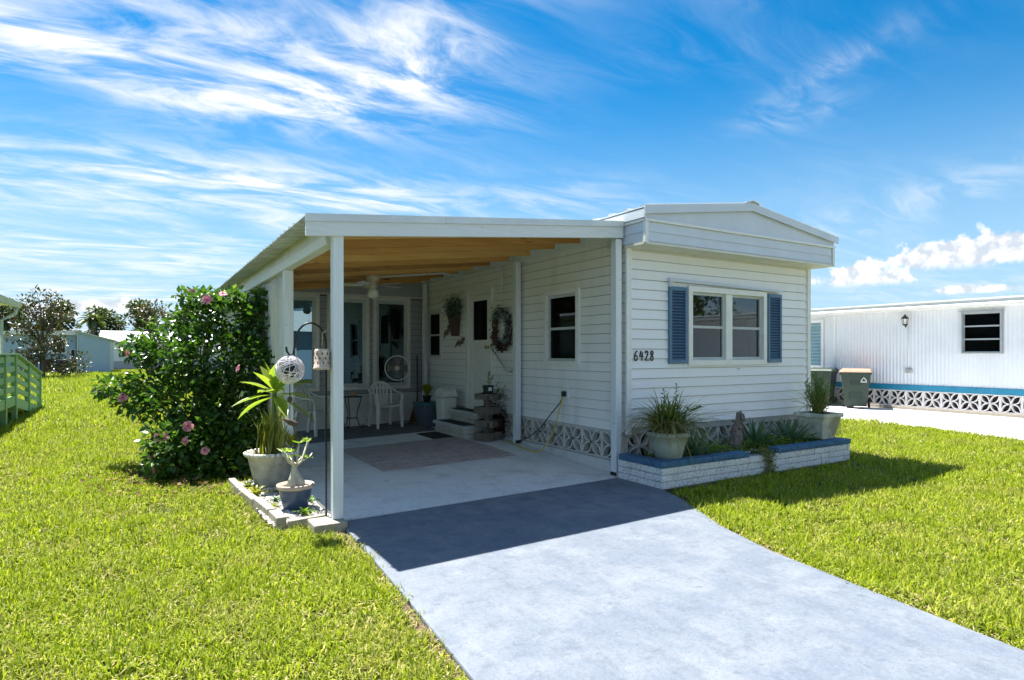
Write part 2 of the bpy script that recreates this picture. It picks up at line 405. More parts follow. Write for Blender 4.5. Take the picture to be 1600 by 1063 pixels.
M['rug'] = rugmat('beige_rug_weave', (.36, .29, .28), (.70, .62, .61), False)
M['darkrug'] = rugmat('dark_rug_weave', (.10, .105, .115), (.27, .275, .28), True)
M['plastic'] = plain('white_plastic', (.74, .74, .72), .38, var=.06, scale=4)
M['tote'] = plain('blue_grey_tote', (.09, .125, .165), .5, var=.08)
M['totelid'] = plain('teal_lid', (.03, .16, .20), .45)
M['broom'] = plain('rust_bristles', (.20, .065, .02), .9, var=.35, scale=70)
M['yellow'] = plain('yellow_cord', (.60, .45, .02), .5)
M['brown'] = plain('brown_cord', (.06, .045, .03), .6)
M['brass'] = plain('brass', (.45, .30, .10), .3, .9)
M['cream'] = plain('cream_enamel', (.66, .58, .42), .35, var=.06)
M['globe'] = plain('frosted_globe', (.82, .80, .74), .25)
M['rust'] = plain('whitewashed_terracotta', (.55, .43, .35), .85, var=.35, scale=30, bump=.003)
M['greenpaint'] = painted('green_paint', (.27, .47, .22), (.20, .33, .17), .0)
M['bluehouse'] = siding('blue_lap_siding', (.34, .47, .64), (.28, .4, .52), .2)
M['whitehouse'] = siding('white_wall', (.72, .73, .74), (.5, .5, .48), .2)
M['corr'] = plain('white_corrugated_metal', (.76, .77, .79), .45, .0, .05, 1.5)
M['aqua'] = plain('turquoise_band', (.015, .22, .36), .5, var=.15, scale=5)
M['alum'] = plain('aluminium', (.55, .56, .56), .35, .7, .1)
M['jalousie'] = plain('jalousie_glass', (.20, .34, .38), .15, var=.1)
M['cart'] = plain('green_cart_plastic', (.016, .036, .024), .5, var=.15, scale=3)
M['cartlid'] = plain('brown_cart_lid', (.40, .24, .16), .6, var=.12)
M['potgrey'] = plain('grey_green_pot', (.37, .42, .39), .6, var=.10, scale=7)
M['potstone'] = plain('mossy_concrete_pot', (.52, .52, .44), .9, var=.35, scale=9, bump=.004)
M['poturn'] = plain('weathered_urn', (.42, .40, .33), .9, var=.35, scale=8, bump=.004)
M['potblue'] = plain('blue_glazed_pot', (.045, .085, .15), .35, var=.15)
M['terra'] = plain('pot_rim', (.46, .37, .30), .7, var=.2)
M['soil'] = plain('potting_soil', (.045, .032, .022), .95, var=.5, scale=60, bump=.008)
M['sand'] = plain('shell_sand', (.46, .42, .35), .95, var=.3, scale=40, bump=.006)
M['bark'] = plain('bark', (.13, .10, .075), .9, var=.35, scale=20, bump=.006)
M['stem'] = plain('green_stem', (.12, .17, .05), .6, var=.2)
M['palestem'] = plain('pale_caudex', (.48, .45, .36), .6, var=.15)
M['straw'] = plain('straw', (.42, .34, .17), .8)
M['wicker'] = plain('wicker', (.10, .065, .05), .8, var=.4, scale=120, bump=.004, bscale=150)
M['wire'] = plain('white_wire', (.72, .68, .70), .5)
M['shell'] = plain('shell', (.50, .30, .16), .5, var=.4, scale=30)
M['fanmesh'] = plain('fan_grille', (.24, .23, .22), .5, .4, .1)
def leafmat(name, stops, trans=.35, rough=.38, spec=.5, tcol=None):
    t = NT(name); a = t.N('ShaderNodeAttribute', attribute_name='rnd')
    c = t.ramp(a.outputs['Fac'], stops)
    big = t.noise(t.pos(), 1.6, 3, .5); c = t.mix(t.mr(big, .3, .7, 0, .30), c, t.mix(.5, c, (.03, .05, .01)))
    t.out(c, rough, 0, spec)
    tl = t.N('ShaderNodeBsdfTranslucent'); t.l.new(t.mix(1., c, tcol or (1.5, 1.7, .6), 'MULTIPLY'), tl.inputs[0])
    mx = t.N('ShaderNodeMixShader'); mx.inputs[0].default_value = trans; t.l.new(t.p.outputs[0], mx.inputs[1]); t.l.new(tl.outputs[0], mx.inputs[2]); t.l.new(mx.outputs[0], t.o.inputs[0])
    return t.m
M['hib'] = leafmat('hibiscus_leaf', [(0, (.03, .08, .015)), (.5, (.07, .15, .028)), (.85, (.14, .25, .04)), (1, (.24, .32, .06))], .32, .30)
M['plum'] = leafmat('broad_leaf', [(0, (.12, .21, .03)), (.6, (.22, .32, .05)), (1, (.40, .45, .09))], .4, .3)
M['snake'] = leafmat('striped_leaf', [(0, (.07, .12, .03)), (.5, (.20, .24, .05)), (1, (.42, .40, .08))], .3, .4)
M['croton'] = leafmat('yellow_leaf', [(0, (.10, .16, .02)), (.5, (.32, .32, .03)), (1, (.50, .38, .05))], .35, .4)
M['agave'] = leafmat('agave_leaf', [(0, (.06, .13, .075)), (.5, (.085, .18, .10)), (1, (.15, .25, .12))], .08, .45)
M['spider'] = leafmat('grassy_leaf', [(0, (.06, .12, .02)), (.45, (.13, .19, .04)), (.7, (.26, .25, .09)), (1, (.36, .26, .12))], .3, .5)
M['fern'] = leafmat('small_green_leaf', [(0, (.05, .12, .015)), (.6, (.11, .21, .03)), (1, (.2, .28, .05))], .35, .45)
M['cover'] = leafmat('ground_cover_leaf', [(0, (.08, .17, .02)), (.6, (.17, .29, .035)), (1, (.30, .36, .07))], .35, .45)
M['magnolia'] = leafmat('magnolia_leaf', [(0, (.03, .05, .018)), (.45, (.06, .075, .025)), (.7, (.12, .085, .035)), (1, (.20, .11, .045))], .15, .35)
M['fartree'] = leafmat('distant_leaf', [(0, (.035, .06, .022)), (.6, (.065, .095, .03)), (1, (.11, .13, .045))], .25, .5)
M['maroon'] = leafmat('maroon_leaf', [(0, (.035, .02, .02)), (.5, (.09, .03, .035)), (1, (.16, .07, .06))], .25, .45)
M['dried'] = leafmat('dried_flower', [(0, (.03, .05, .05)), (.6, (.20, .30, .34)), (1, (.55, .62, .66))], .2, .6)
M['petal'] = leafmat('pink_petal', [(0, (.70, .16, .27)), (.6, (.80, .30, .40)), (1, (.85, .48, .55))], .35, .5, .3, (1.1, .8, .9))
M['redcentre'] = plain('flower_centre', (.55, .04, .08), .6)
M['grass'] = leafmat('lawn_blade', [(0, (.08, .135, .01)), (.45, (.30, .375, .026)), (.78, (.53, .56, .048)), (.88, (.56, .48, .2)), (1, (.70, .61, .36))], .35, .55, .15, (1.35, 1.45, .6))

_t = M['grass'].node_tree; _p = _t.nodes['Principled BSDF']
def lawn_patches():
    ge = _t.nodes.new('ShaderNodeNewGeometry'); nz = _t.nodes.new('ShaderNodeTexNoise'); nz.inputs['Scale'].default_value = 1.3; nz.inputs['Detail'].default_value = 6; nz.inputs['Roughness'].default_value = .68
    _t.links.new(ge.outputs['Position'], nz.inputs['Vector']); mr = _t.nodes.new('ShaderNodeMapRange'); _t.links.new(nz.outputs['Fac'], mr.inputs[0])
    for i, v in enumerate((.48, .72, 0., .6)): mr.inputs[1 + i].default_value = v
    src = _p.inputs['Base Color'].links[0].from_socket; mx = _t.nodes.new('ShaderNodeMix'); mx.data_type = 'RGBA'
    _t.links.new(mr.outputs[0], mx.inputs[0]); _t.links.new(src, mx.inputs[6]); mx.inputs[7].default_value = (.44, .35, .15, 1)
    _t.links.new(mx.outputs[2], _p.inputs['Base Color'])
lawn_patches()

# ------------------------------------------------------------------ ground, paving
def structure(o): return tag(o, kind='structure')
t = NT('lawn_soil'); p = t.pos(); a = t.noise(p, .55, 5, .6); b = t.noise(p, 7, 6, .65); f = t.noise(p, 55, 4, .7)
c = t.mix(t.mr(a, .35, .65), (.06, .08, .012), (.10, .11, .02)); c = t.mix(t.mr(b, .5, .75, 0, .7), c, (.20, .15, .07)); c = t.mix(t.mr(f, .45, .7, 0, .6), c, (.09, .11, .012))
t.bump(t.math('ADD', f, b), .03); M['soilgrass'] = t.out(c, .95, 0, .1)
g = MB(); g.quad((-400, -400, -.03), (400, -400, -.03), (400, 500, -.03), (-400, 500, -.03))
structure(g.build('ground', M['soilgrass']))

def smooth(t): t = max(0., min(1., t)); return t * t * (3 - 2 * t)
def fl(x, y): return .012 + .095 * max(0., min(1., (x + 3.5) / 3.3)) * smooth(y / 2.6)      # the slab falls away from the house
def frontline(x): return -.24 + (x + 3.6) * .058                                           # front edge of the slab
nx, ny = 14, 26; V = []; F = []
for j in range(ny + 1):
    for i in range(nx + 1):
        x = -3.6 + 3.62 * i / nx; y0 = frontline(x); y = y0 + (6.3 - y0) * j / ny; V.append((x, y, fl(x, y)))
for j in range(ny):
    for i in range(nx):
        a = j * (nx + 1) + i; F.append((a, a + 1, a + nx + 2, a + nx + 1))
n0 = len(V)
ring = [i for i in range(nx + 1)] + [j * (nx + 1) + nx for j in range(1, ny + 1)] + [ny * (nx + 1) + i for i in range(nx - 1, -1, -1)] + [j * (nx + 1) for j in range(ny - 1, 0, -1)]
V += [(V[i][0], V[i][1], -.1) for i in ring]
for k in range(len(ring)):
    k2 = (k + 1) % len(ring); F.append((ring[k], n0 + k, n0 + k2, ring[k2])[::-1])
structure(mesh_obj('carport_floor', V, F, M['slab']))
DL = [(-3.60, -.255), (-3.635, -.96), (-3.72, -2.2), (-3.80, -3.2), (-3.9, -4.6), (-4.15, -6.2), (-4.6, -7.4)]
DR = [(-.14, -.055), (-.20, -.80), (-.30, -1.12), (-.50, -1.53), (-.79, -2.1), (-1.0, -2.72), (-1.17, -3.72), (-1.28, -4.4), (-1.25, -5.8), (-.9, -7.4)]
drive_poly = DL + DR[::-1]
structure(MB().prism(drive_poly, -.1, .004).build('driveway', M['drive'], bev=.012))
def offs(line, d): return [(x + d, y) for x, y in line]
M['baresoil'] = plain('bare_soil', (.13, .09, .05), .95, var=.4, scale=30, bump=.01)
for side, ln_ in ((-.07, DL), (.07, DR[1:])):
    V = []; F = []
    for (x, y), (x2, y2) in zip(ln_, offs(ln_, side)): V += [(x, y, -.024), (x2, y2, -.026)]
    for i in range(len(ln_) - 1): F.append((2*i, 2*i+1, 2*i+3, 2*i+2))
    structure(mesh_obj('bare_soil', V, F, M['baresoil']))
structure(MB().prism([(8.35, 2.9), (8.42, .6), (7.9, -1.3), (7.2, -7.4), (12.35, -7.4), (12.35, 14), (8.35, 14)][::-1], -.1, .006).build('neighbor_driveway', M['pad'], bev=.01))
structure(MB().box(-120, -12.6, -.1, 120, -7.41, -.012).build('street', M['street']))

# ------------------------------------------------------------------ the mobile home
class Frame:                       # wall frame: a along the wall, b outwards, z up
    def __init__(s, o, u, n): s.o = Vector(o); s.u = Vector(u); s.n = Vector(n)
    def __call__(s, a, b, z): return s.o + s.u * a + s.n * b + Vector((0, 0, z))
def fbox(m, f, a0, b0, z0, a1, b1, z1):
    P = [f(a, b, z) for z in (z0, z1) for a, b in ((a0, b0), (a1, b0), (a1, b1), (a0, b1))]
    return m.hexa(P)
def FB(name, mat, parent, f, *c, **k): return fbox(MB(), f, *c).build(name, mat, parent, **k)
def wall_back(name, mat, parent, f, a0, a1, z0, z1, holes, b0=-.09, b1=-.002):
    A = sorted({a0, a1, *[h[0] for h in holes], *[h[1] for h in holes]}); Z = sorted({z0, z1, *[h[2] for h in holes], *[h[3] for h in holes]})
    m = MB()
    for i in range(len(A) - 1):
        for j in range(len(Z) - 1):
            ca, cz = (A[i] + A[i+1]) / 2, (Z[j] + Z[j+1]) / 2
            if any(h[0] < ca < h[1] and h[2] < cz < h[3] for h in holes): continue
            fbox(m, f, A[i], b0, Z[j], A[i+1], b1, Z[j+1])
    return m.build(name, mat, parent)
def boards(parent, mat, f, a0, a1, z0, z1, holes, course=.1235, prx=.024):
    z = z1
    while z > z0 + .02:
        zb = max(z0, z - course)
        spans = [(a0, a1, zb, z)]
        for h in holes:
            new = []
            for s0, s1, y0, y1 in spans:
                if h[1] <= s0 or h[0] >= s1 or h[3] <= y0 or h[2] >= y1: new.append((s0, s1, y0, y1)); continue
                if h[0] - s0 > .01: new.append((s0, h[0], y0, y1))
                if s1 - h[1] > .01: new.append((h[1], s1, y0, y1))
                l, r = max(s0, h[0]), min(s1, h[1])
                if h[2] - y0 > .012: new.append((l, r, y0, h[2]))
                if y1 - h[3] > .012: new.append((l, r, h[3], y1))
            spans = new
        for s0, s1, y0, y1 in spans:
            y0 += .008 if y1 - y0 > .03 else 0
            pb = lambda q: .003 + (prx - .003) * (z - q) / course
            P = [f(s0, 0, y0), f(s0, pb(y0), y0), f(s1, pb(y0), y0), f(s1, 0, y0), f(s0, 0, y1), f(s0, pb(y1), y1), f(s1, pb(y1), y1), f(s1, 0, y1)]
            MB().hexa(P[::1]).build('siding_board', mat, parent)
        z -= course
def window(parent, f, a0, a1, z0, z1, trimw=.07, units=1, rails=1, mat='trim', glassm='glass', proud=.04, sashw=.035, mull=.13):
    m = MB()
    fbox(m, f, a0, -.03, z0, a0 + trimw, proud, z1); fbox(m, f, a1 - trimw, -.03, z0, a1, proud, z1)
    fbox(m, f, a0 + trimw, -.03, z0, a1 - trimw, proud, z0 + trimw); fbox(m, f, a0 + trimw, -.03, z1 - trimw, a1 - trimw, proud, z1)
    w = m.build('window', M[mat], parent, bev=.004)
    A0, A1, Z0, Z1 = a0 + trimw + .001, a1 - trimw - .001, z0 + trimw + .001, z1 - trimw - .001
    if units == 2:
        c = (A0 + A1) / 2; FB('mullion', M[mat], w, f, c - mull / 2, -.03, Z0, c + mull / 2, proud - .012, Z1, bev=.004)
        spans = [(A0, c - mull / 2 - .001), (c + mull / 2 + .001, A1)]
    else: spans = [(A0, A1)]
    for s0, s1 in spans:
        zs = [Z0 + (Z1 - Z0) * i / (rails + 1) for i in range(rails + 2)]
        if rails == 1: zs[1] = Z0 + (Z1 - Z0) * .49
        m = MB()
        fbox(m, f, s0, -.028, Z0, s0 + sashw, .006, Z1); fbox(m, f, s1 - sashw, -.028, Z0, s1, .006, Z1)
        fbox(m, f, s0 + sashw, -.028, Z0, s1 - sashw, .006, Z0 + sashw); fbox(m, f, s0 + sashw, -.028, Z1 - sashw, s1 - sashw, .006, Z1)
        for zz in zs[1:-1]: fbox(m, f, s0 + sashw, -.028, zz - .018, s1 - sashw, .010, zz + .018)
        m.build('sash', M['alum'] if rails > 1 else M['tread'], w, bev=.002)
        for i in range(len(zs) - 1):
            e0 = sashw if i == 0 else .018; e1 = sashw if i == len(zs) - 2 else .018
            FB('pane', M[glassm], w, f, s0 + sashw, -.019, zs[i] + e0, s1 - sashw, -.014, zs[i+1] - e1)
    return w
bk = MB(); BW, BH = .412, .36
for sx in (-1, 1):
    for sz in (-1, 1):
        A = Vector((sx * (BW / 2 - .012), sz * (BH / 2 - .012))); L = A.length; d = A / L; nrm = Vector((-d.y, d.x))
        for sg in (-1, 1):
            pts = [tuple(d * (L * q / 6) + nrm * (sg * .062 * math.sin(math.pi * q / 6))) for q in range(7)]
            bk.ribbon(pts, .021, lambda a, z, k: (a, (.0 if k else .085) , z))
for c in ((-BW/2, -BH/2, -BW/2+.02, BH/2), (BW/2-.02, -BH/2, BW/2, BH/2), (-BW/2+.02, -BH/2, BW/2-.02, -BH/2+.018), (-BW/2+.02, BH/2-.018, BW/2-.02, BH/2)):
    bk.box(c[0], .003, c[1], c[2], .083, c[3])
BK = bpy.data.meshes.new('breeze_block'); BK.from_pydata(bk.V, [], bk.F); BK2 = BK.copy(); BK.materials.append(M['breeze']); BK2.materials.append(M['breeze2'])
def block(parent, loc, rz, me, sc=(1, 1, 1)):
    o = bpy.data.objects.new('breeze_block', me); o.location = loc; o.rotation_euler = (0, 0, rz); o.scale = sc; return link(o, parent)

HW, HL = 3.65, 14.0
home = thing('mobile_home', 'grey-white lap-sided mobile home with blue shutters and the number 6428', 'mobile home')
fF = Frame((0, 0, 0), (1, 0, 0), (0, -1, 0)); fS = Frame((0, 0, 0), (0, 1, 0), (-1, 0, 0))
fE = Frame((HW, 0, 0), (0, 1, 0), (1, 0, 0)); fB = Frame((0, HL, 0), (1, 0, 0), (0, 1, 0))
hF = [(1.024 + .05, 2.618 - .05, 1.335 + .05, 2.385 - .05)]
wF = wall_back('front_wall', M['siding_grey'], home, fF, .09, HW - .09, .50, 3.02, hF)
boards(wF, M['siding'], fF, .045, HW - .045, .575, 2.785, [(1.024 + .03, 2.618 - .03, 1.335 + .03, 2.385 - .03)])
dY0, dY1 = 3.36, 4.24
hS = [(.93 + .05, 1.77 - .05, 1.32 + .05, 2.40 - .05), (dY0, dY1, .46, 2.60), (5.40 + .05, 6.12 - .05, 1.36 + .05, 2.385 - .05)]
wS = wall_back('side_wall', M['siding_grey'], home, fS, 0, HL, .46, 3.02, hS)
boards(wS, M['siding_side'], fS, .02, 6.26, .515, 2.985, [(.93 + .03, 1.77 - .03, 1.32 + .03, 2.40 - .03), (dY0 - .005, dY1 + .005, .46, 2.60), (5.40 + .03, 6.12 - .03, 1.36 + .03, 2.385 - .03)])
wE = wall_back('far_side_wall', M['siding'], home, fE, 0, HL, .46, 3.02, [])
boards(wE, M['siding'], fE, .02, HL, .575, 2.785, [])
wall_back('rear_wall', M['siding'], home, fB, .09, HW - .09, .46, 3.02, [])
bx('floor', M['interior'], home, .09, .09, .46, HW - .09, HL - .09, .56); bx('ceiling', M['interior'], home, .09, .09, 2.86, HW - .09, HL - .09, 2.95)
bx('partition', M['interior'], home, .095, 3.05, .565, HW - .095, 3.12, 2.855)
for nm, a0, a1 in (('corner_trim', -.035, .045), ('corner_trim', HW - .045, HW + .035)):
    x0, x1 = a0, a1
    m = MB().box(x0, -.034, .50, x1, -.001, 2.80)
    m.build('corner_trim', M['trim'], home, bev=.004)
MB().box(HW + .001, -.001, .50, HW + .035, .06, 2.80).build('corner_trim', M['trim'], home, bev=.004)
FB('head_trim', M['soffit'], home, fF, .046, .003, 2.765, HW - .046, .03, 2.80)
# windows, shutters
w = window(home, fF, 1.024, 2.618, 1.335, 2.385, .075, 2, 1, 'trim', 'glass', .05)
for x0, x1 in ((1.13, 1.72), (1.93, 2.51)):
    V = []; F = []; n = 26
    for i in range(n + 1):
        x = x0 + (x1 - x0) * i / n; d = .16 + .018 * math.sin(i * 1.9) + .008 * random.random()
        V += [(x, d, 1.86 + .01 * math.sin(i * .9)), (x, d, 2.36)]
    for i in range(n): F.append((2*i, 2*i+2, 2*i+3, 2*i+1))
    mesh_obj('curtain', V, F, M['curtain'], w, True)
for x0, x1 in ((.675, .995), (2.645, 2.955)):
    sh = MB(); Z0, Z1 = 1.365, 2.36
    for c in ((x0, Z0, x0 + .04, Z1), (x1 - .04, Z0, x1, Z1), (x0 + .04, Z0, x1 - .04, Z0 + .05), (x0 + .04, Z1 - .05, x1 - .04, Z1)):
        sh.box(c[0], -.052, c[1], c[2], -.018, c[3])
    s_ = sh.build('shutter', M['shutter'], home, bev=.004)
    bx('shutter_back', M['shutter_shade'], s_, x0 + .041, -.024, Z0 + .051, x1 - .041, -.019, Z1 - .051)
    ns = 23
    sm = None
    for i in range(ns):
        z = Z0 + .066 + (Z1 - Z0 - .132) * i / (ns - 1)
        if sm is None:
            q = MB(); hw = (x1 - x0) / 2 - .041; q.hexa([(-hw, -.027, -.014), (hw, -.027, -.014), (hw, -.021, -.014), (-hw, -.021, -.014), (-hw, -.004, .011), (hw, -.004, .011), (hw, -.0005, .011), (-hw, -.0005, .011)])
            o = q.build('slat', M['shutter'], s_, loc=((x0 + x1) / 2, -.024, z)); sm = o.data
        else:
            o = bpy.data.objects.new('slat', sm); o.location = ((x0 + x1) / 2, -.024, z); link(o, s_)
aw = MB().hexa([(.66, -.075, 2.425), (2.95, -.085, 2.385), (2.95, -.019, 2.40), (.66, -.019, 2.44), (.66, -.07, 2.455), (2.95, -.08, 2.412), (2.95, -.019, 2.425), (.66, -.019, 2.47)]).build('awning_track', M['fascia'], home)
MB().hexa([(.675, -.072, 2.37), (.70, -.072, 2.37), (.70, -.019, 2.32), (.675, -.019, 2.32), (.675, -.072, 2.424), (.70, -.072, 2.424), (.70, -.019, 2.424), (.675, -.019, 2.424)]).build('bracket', M['fascia'], aw)
window(home, fS, .93, 1.77, 1.32, 2.40, .07, 1, 1, 'trim', 'glass', .045)
window(home, fS, 5.40, 6.12, 1.36, 2.385, .065, 1, 1, 'trim_dirty', 'glass', .04)
# door
m = MB(); fbox(m, fS, dY0 - .03, -.05, .47, dY0 + .05, .05, 2.62); fbox(m, fS, dY1 - .05, -.05, .47, dY1 + .05, .06, 2.62); fbox(m, fS, dY0 + .05, -.05, 2.53, dY1 - .05, .05, 2.62)
dfr = m.build('door_frame', M['trim'], home, bev=.004)
a0, a1 = dY0 + .052, dY1 - .052; gz0, gz1 = 1.73, 2.42
m = MB(); fbox(m, fS, a0, -.03, .48, a0 + .12, .025, 2.525); fbox(m, fS, a1 - .12, -.03, .48, a1, .025, 2.525); fbox(m, fS, a0 + .12, -.03, gz1, a1 - .12, .025, 2.525); fbox(m, fS, a0 + .12, -.03, .48, a1 - .12, .020, gz0)
door = m.build('door', M['trim'], home, bev=.004)
FB('pane', M['glass'], door, fS, a0 + .12, -.005, gz0, a1 - .12, .002, gz1)
FB('door_blind', M['curtain'], door, fS, a0 + .12, -.022, gz0 + .002, a1 - .12, -.014, gz1 - .05)
MB().lathe([(.001, 0), (.026, .0), (.02, .02), (.012, .035), (.03, .055), (.03, .07), (.001, .08)], 14).build('door_knob', M['brass'], door, smooth=True, loc=(-.026, a0 + .055, 1.60), rot=(0, R(-90), 0))
MB().tube([(-.03, 3.30, 1.63), (-.10, 3.27, 1.62), (-.11, 3.24, 1.59), (-.11, 2.75, 1.235), (-.10, 2.71, 1.21), (-.03, 2.69, 1.20)], .014, 8).build('handrail', M['alum'], home, smooth=True)
# skirting of pierced blocks
bx('crawl_screen', M['crawl'], home, .02, .14, 0, HW - .02, .16, .50); MB().box(.13, .16, 0, .15, HL, .50).build('crawl_screen', M['crawl'], home)
bx('skirting_curb', M['curb'], home, -.012, -.012, -.05, HW, .10, .135, bev=.01); MB().box(-.06, .105, .0, .10, 6.24, .145).build('skirting_curb', M['knee'], home, bev=.012)
MB().box(.016, .016, .538, HW - .02, .10, .572).build('skirt_rail', M['curb'], home)
for i in range(9): block(home, (.21 + .4125 * i, .012, .336), 0, BK, (1, 1, 1.1))
for i in range(7):
    y = .28 + .4135 * i
    block(home, (-.004, y, .328), R(-90), BK)
for i in range(5): block(home, (-.004, 4.42 + .4135 * i, .328), R(-90), BK)
FB('skirt_rail', M['greywood'], home, fS, .02, -.09, .505, 6.2, -.004, .514)
# eave box and roof
EY, EX0, EX1 = -.40, -.07, 3.70
eb = MB().box(EX0 + .02, EY + .02, 2.815, EX1 - .02, -.02, 3.05).build('eave_box', M['fascia'], home)
fe = Frame((0, EY + .02, 0), (1, 0, 0), (0, -1, 0)); fl_ = Frame((EX0 + .02, 0, 0), (0, 1, 0), (-1, 0, 0))
boards(eb, M['fascia'], fe, EX0 + .06, EX1 - .06, 2.815, 3.04, [], .1125, .014); boards(eb, M['fascia'], fl_, EY + .06, .30, 2.815, 3.04, [], .1125, .014)
MB().box(EX0 - .004, EY - .004, 2.80, EX0 + .045, EY + .045, 3.052).build('corner_trim', M['trim'], eb, bev=.004)
MB().box(EX1 - .045, EY - .004, 2.80, EX1 + .004, EY + .045, 3.052).build('corner_trim', M['trim'], eb, bev=.004)
bx('soffit', M['soffit'], eb, EX0, EY, 2.785, EX1, -.036, 2.812)
MB().box(EX0 - .012, EY - .012, 3.053, EX1 + .012, EY + .05, 3.083).build('drip_trim', M['trim'], eb, bev=.003)
MB().box(EX0 - .012, EY + .051, 3.053, EX0 + .05, .35, 3.083).build('drip_trim', M['trim'], eb, bev=.003)
rz = lambda x: 3.20 + .255 * (1 - abs(x - 1.80) / 1.90)
roof = MB().hexa([(EX0, EY + .01, 3.084), (1.8, EY + .01, 3.084), (1.8, HL, 3.084), (EX0, HL, 3.084), (EX0, EY + .01, rz(EX0)), (1.8, EY + .01, rz(1.8)), (1.8, HL, rz(1.8)), (EX0, HL, rz(EX0))]) \
    .hexa([(1.8, EY + .01, 3.084), (EX1, EY + .01, 3.084), (EX1, HL, 3.084), (1.8, HL, 3.084), (1.8, EY + .01, rz(1.8)), (EX1, EY + .01, rz(EX1)), (EX1, HL, rz(EX1)), (1.8, HL, rz(1.8))]).build('roof', M['fascia'], home)
y = EY - .02; k = 0
while y < HL:                                                     # standing-seam sheets either side of the ridge
    y1 = min(HL + .02, y + .92)
    for xa, xb in ((EX0 - .03, 1.8), (EX1 + .03, 1.8)):
        m = MB(); za, zb = rz(xa) + .006, rz(xb) + .006
        q = [(xa, y, za), (xb, y, zb), (xb, y1 - .004, zb), (xa, y1 - .004, za)]
        if xa > xb: q = [q[1], q[0], q[3], q[2]]
        m.hexa([Vector(v) for v in q] + [Vector(v) + Vector((0, 0, .012)) for v in q])
        for s in (.0, .3, .6):
            m.beam((xa, y + s + .03, za + .022), (xb, y + s + .03, zb + .022), .05, .028)
        m.build('roof_sheet', M['roofmetal'], roof)
    y = y1
m = MB()
for xa, xb in ((EX0 - .045, 1.8), (1.8, EX1 + .045)):
    m.hexa([(xa, EY - .035, rz(xa) - .075), (xb, EY - .035, rz(xb) - .075), (xb, EY - .022, rz(xb) - .075), (xa, EY - .022, rz(xa) - .075), (xa, EY - .035, rz(xa) + .025), (xb, EY - .035, rz(xb) + .025), (xb, EY - .022, rz(xb) + .025), (xa, EY - .022, rz(xa) + .025)])
m.build('rake_trim', M['fascia'], roof)
m = MB(); m.hexa([(1.66, EY - .05, rz(1.66) + .035), (1.8, EY - .05, rz(1.8) + .05), (1.8, HL, rz(1.8) + .05), (1.66, HL, rz(1.66) + .035), (1.66, EY - .05, rz(1.66) + .045), (1.8, EY - .05, rz(1.8) + .065), (1.8, HL, rz(1.8) + .065), (1.66, HL, rz(1.66) + .045)])
m.hexa([(1.8, EY - .05, rz(1.8) + .05), (1.94, EY - .05, rz(1.94) + .035), (1.94, HL, rz(1.94) + .035), (1.8, HL, rz(1.8) + .05), (1.8, EY - .05, rz(1.8) + .065), (1.94, EY - .05, rz(1.94) + .045), (1.94, HL, rz(1.94) + .045), (1.8, HL, rz(1.8) + .065)])
m.build('ridge_cap', M['roofmetal'], roof)
MB().box(EX0 - .03, EY + .0, 3.09, EX0 - .004, HL, rz(EX0) - .02).build('eave_flashing', M['roofmetal'], roof)
# house number, four brush-like digits
dig = {'6': [[(.70, 1.0), (.45, .88), (.22, .62), (.12, .35), (.2, .1), (.42, 0), (.64, .1), (.72, .3), (.6, .5), (.38, .53), (.18, .4)]],
       '4': [[(.38, 1.0), (.28, .75), (.12, .38), (.45, .40), (.85, .46)], [(.66, .86), (.60, .5), (.56, .0)]],
       '2': [[(.14, .78), (.28, .97), (.52, 1.0), (.68, .83), (.62, .6), (.38, .3), (.1, .04), (.4, .05), (.8, .04)]],
       '8': [[(.66, .9), (.45, 1.0), (.24, .88), (.26, .68), (.48, .53), (.68, .34), (.66, .1), (.42, 0), (.18, .1), (.18, .32), (.42, .5), (.66, .7), (.68, .88)]]}
for i, ch in enumerate('6428'):
    m = MB(); x0 = .085 + i * .089
    for st in dig[ch]: m.ribbon([(x0 + a * .082, 1.408 + b * .122) for a, b in st], .014, lambda a, z, k: (a, -.020 - .010 * k, z))
    m.build('number_digit', M['black'], home)
# outlet on the side wall
fbx = FB('outlet_box', M['trim'], home, fS, 1.16, .016, .865, 1.29, .05, 1.015, bev=.006); FB('plug', M['darkplastic'], fbx, fS, 1.19, .0505, .90, 1.25, .10, .97, bev=.006)
FB('spigot_plate', M['alum'], home, fF, 2.02, .018, 1.275, 2.05, .03, 1.29)

# ------------------------------------------------------------------ sunroom behind the carport
SYW = 6.26
sun = thing('sunroom', 'grey sided sunroom with three tall tinted windows at the back of the carport', 'sunroom', (0, 0, 0))
fR = Frame((0, SYW, 0), (1, 0, 0), (0, -1, 0)); SX0 = -3.42
wins = [(-3.02, -2.20), (-2.05, -1.225), (-1.14, -.355)]
holes = [(a + .06, b - .06, .83, 2.56) for a, b in wins]
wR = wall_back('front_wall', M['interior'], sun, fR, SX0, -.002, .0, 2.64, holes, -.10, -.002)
FB('knee_wall', M['knee'], sun, fR, SX0, 0, 0, -.10, .03, .69, bev=.004)
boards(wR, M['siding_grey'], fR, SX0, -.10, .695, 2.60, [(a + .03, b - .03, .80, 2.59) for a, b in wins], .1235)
for a, b in wins: window(sun, fR, a, b, .77, 2.62, .065, 1, 0, 'trim_dirty', 'tinted', .05, .06)
MB().hexa([(SX0, SYW - .03, 2.66), (-.006, SYW - .03, 2.66), (-.006, SYW - .012, 2.66), (SX0, SYW - .012, 2.66), (SX0, SYW - .03, 2.705), (-.006, SYW - .03, 3.085), (-.006, SYW - .012, 3.085), (SX0, SYW - .012, 2.705)]).build('head_board', M['siding_grey'], sun); FB('head_trim', M['trim_dirty'], sun, fR, SX0, .0, 2.625, -.005, .04, 2.655)
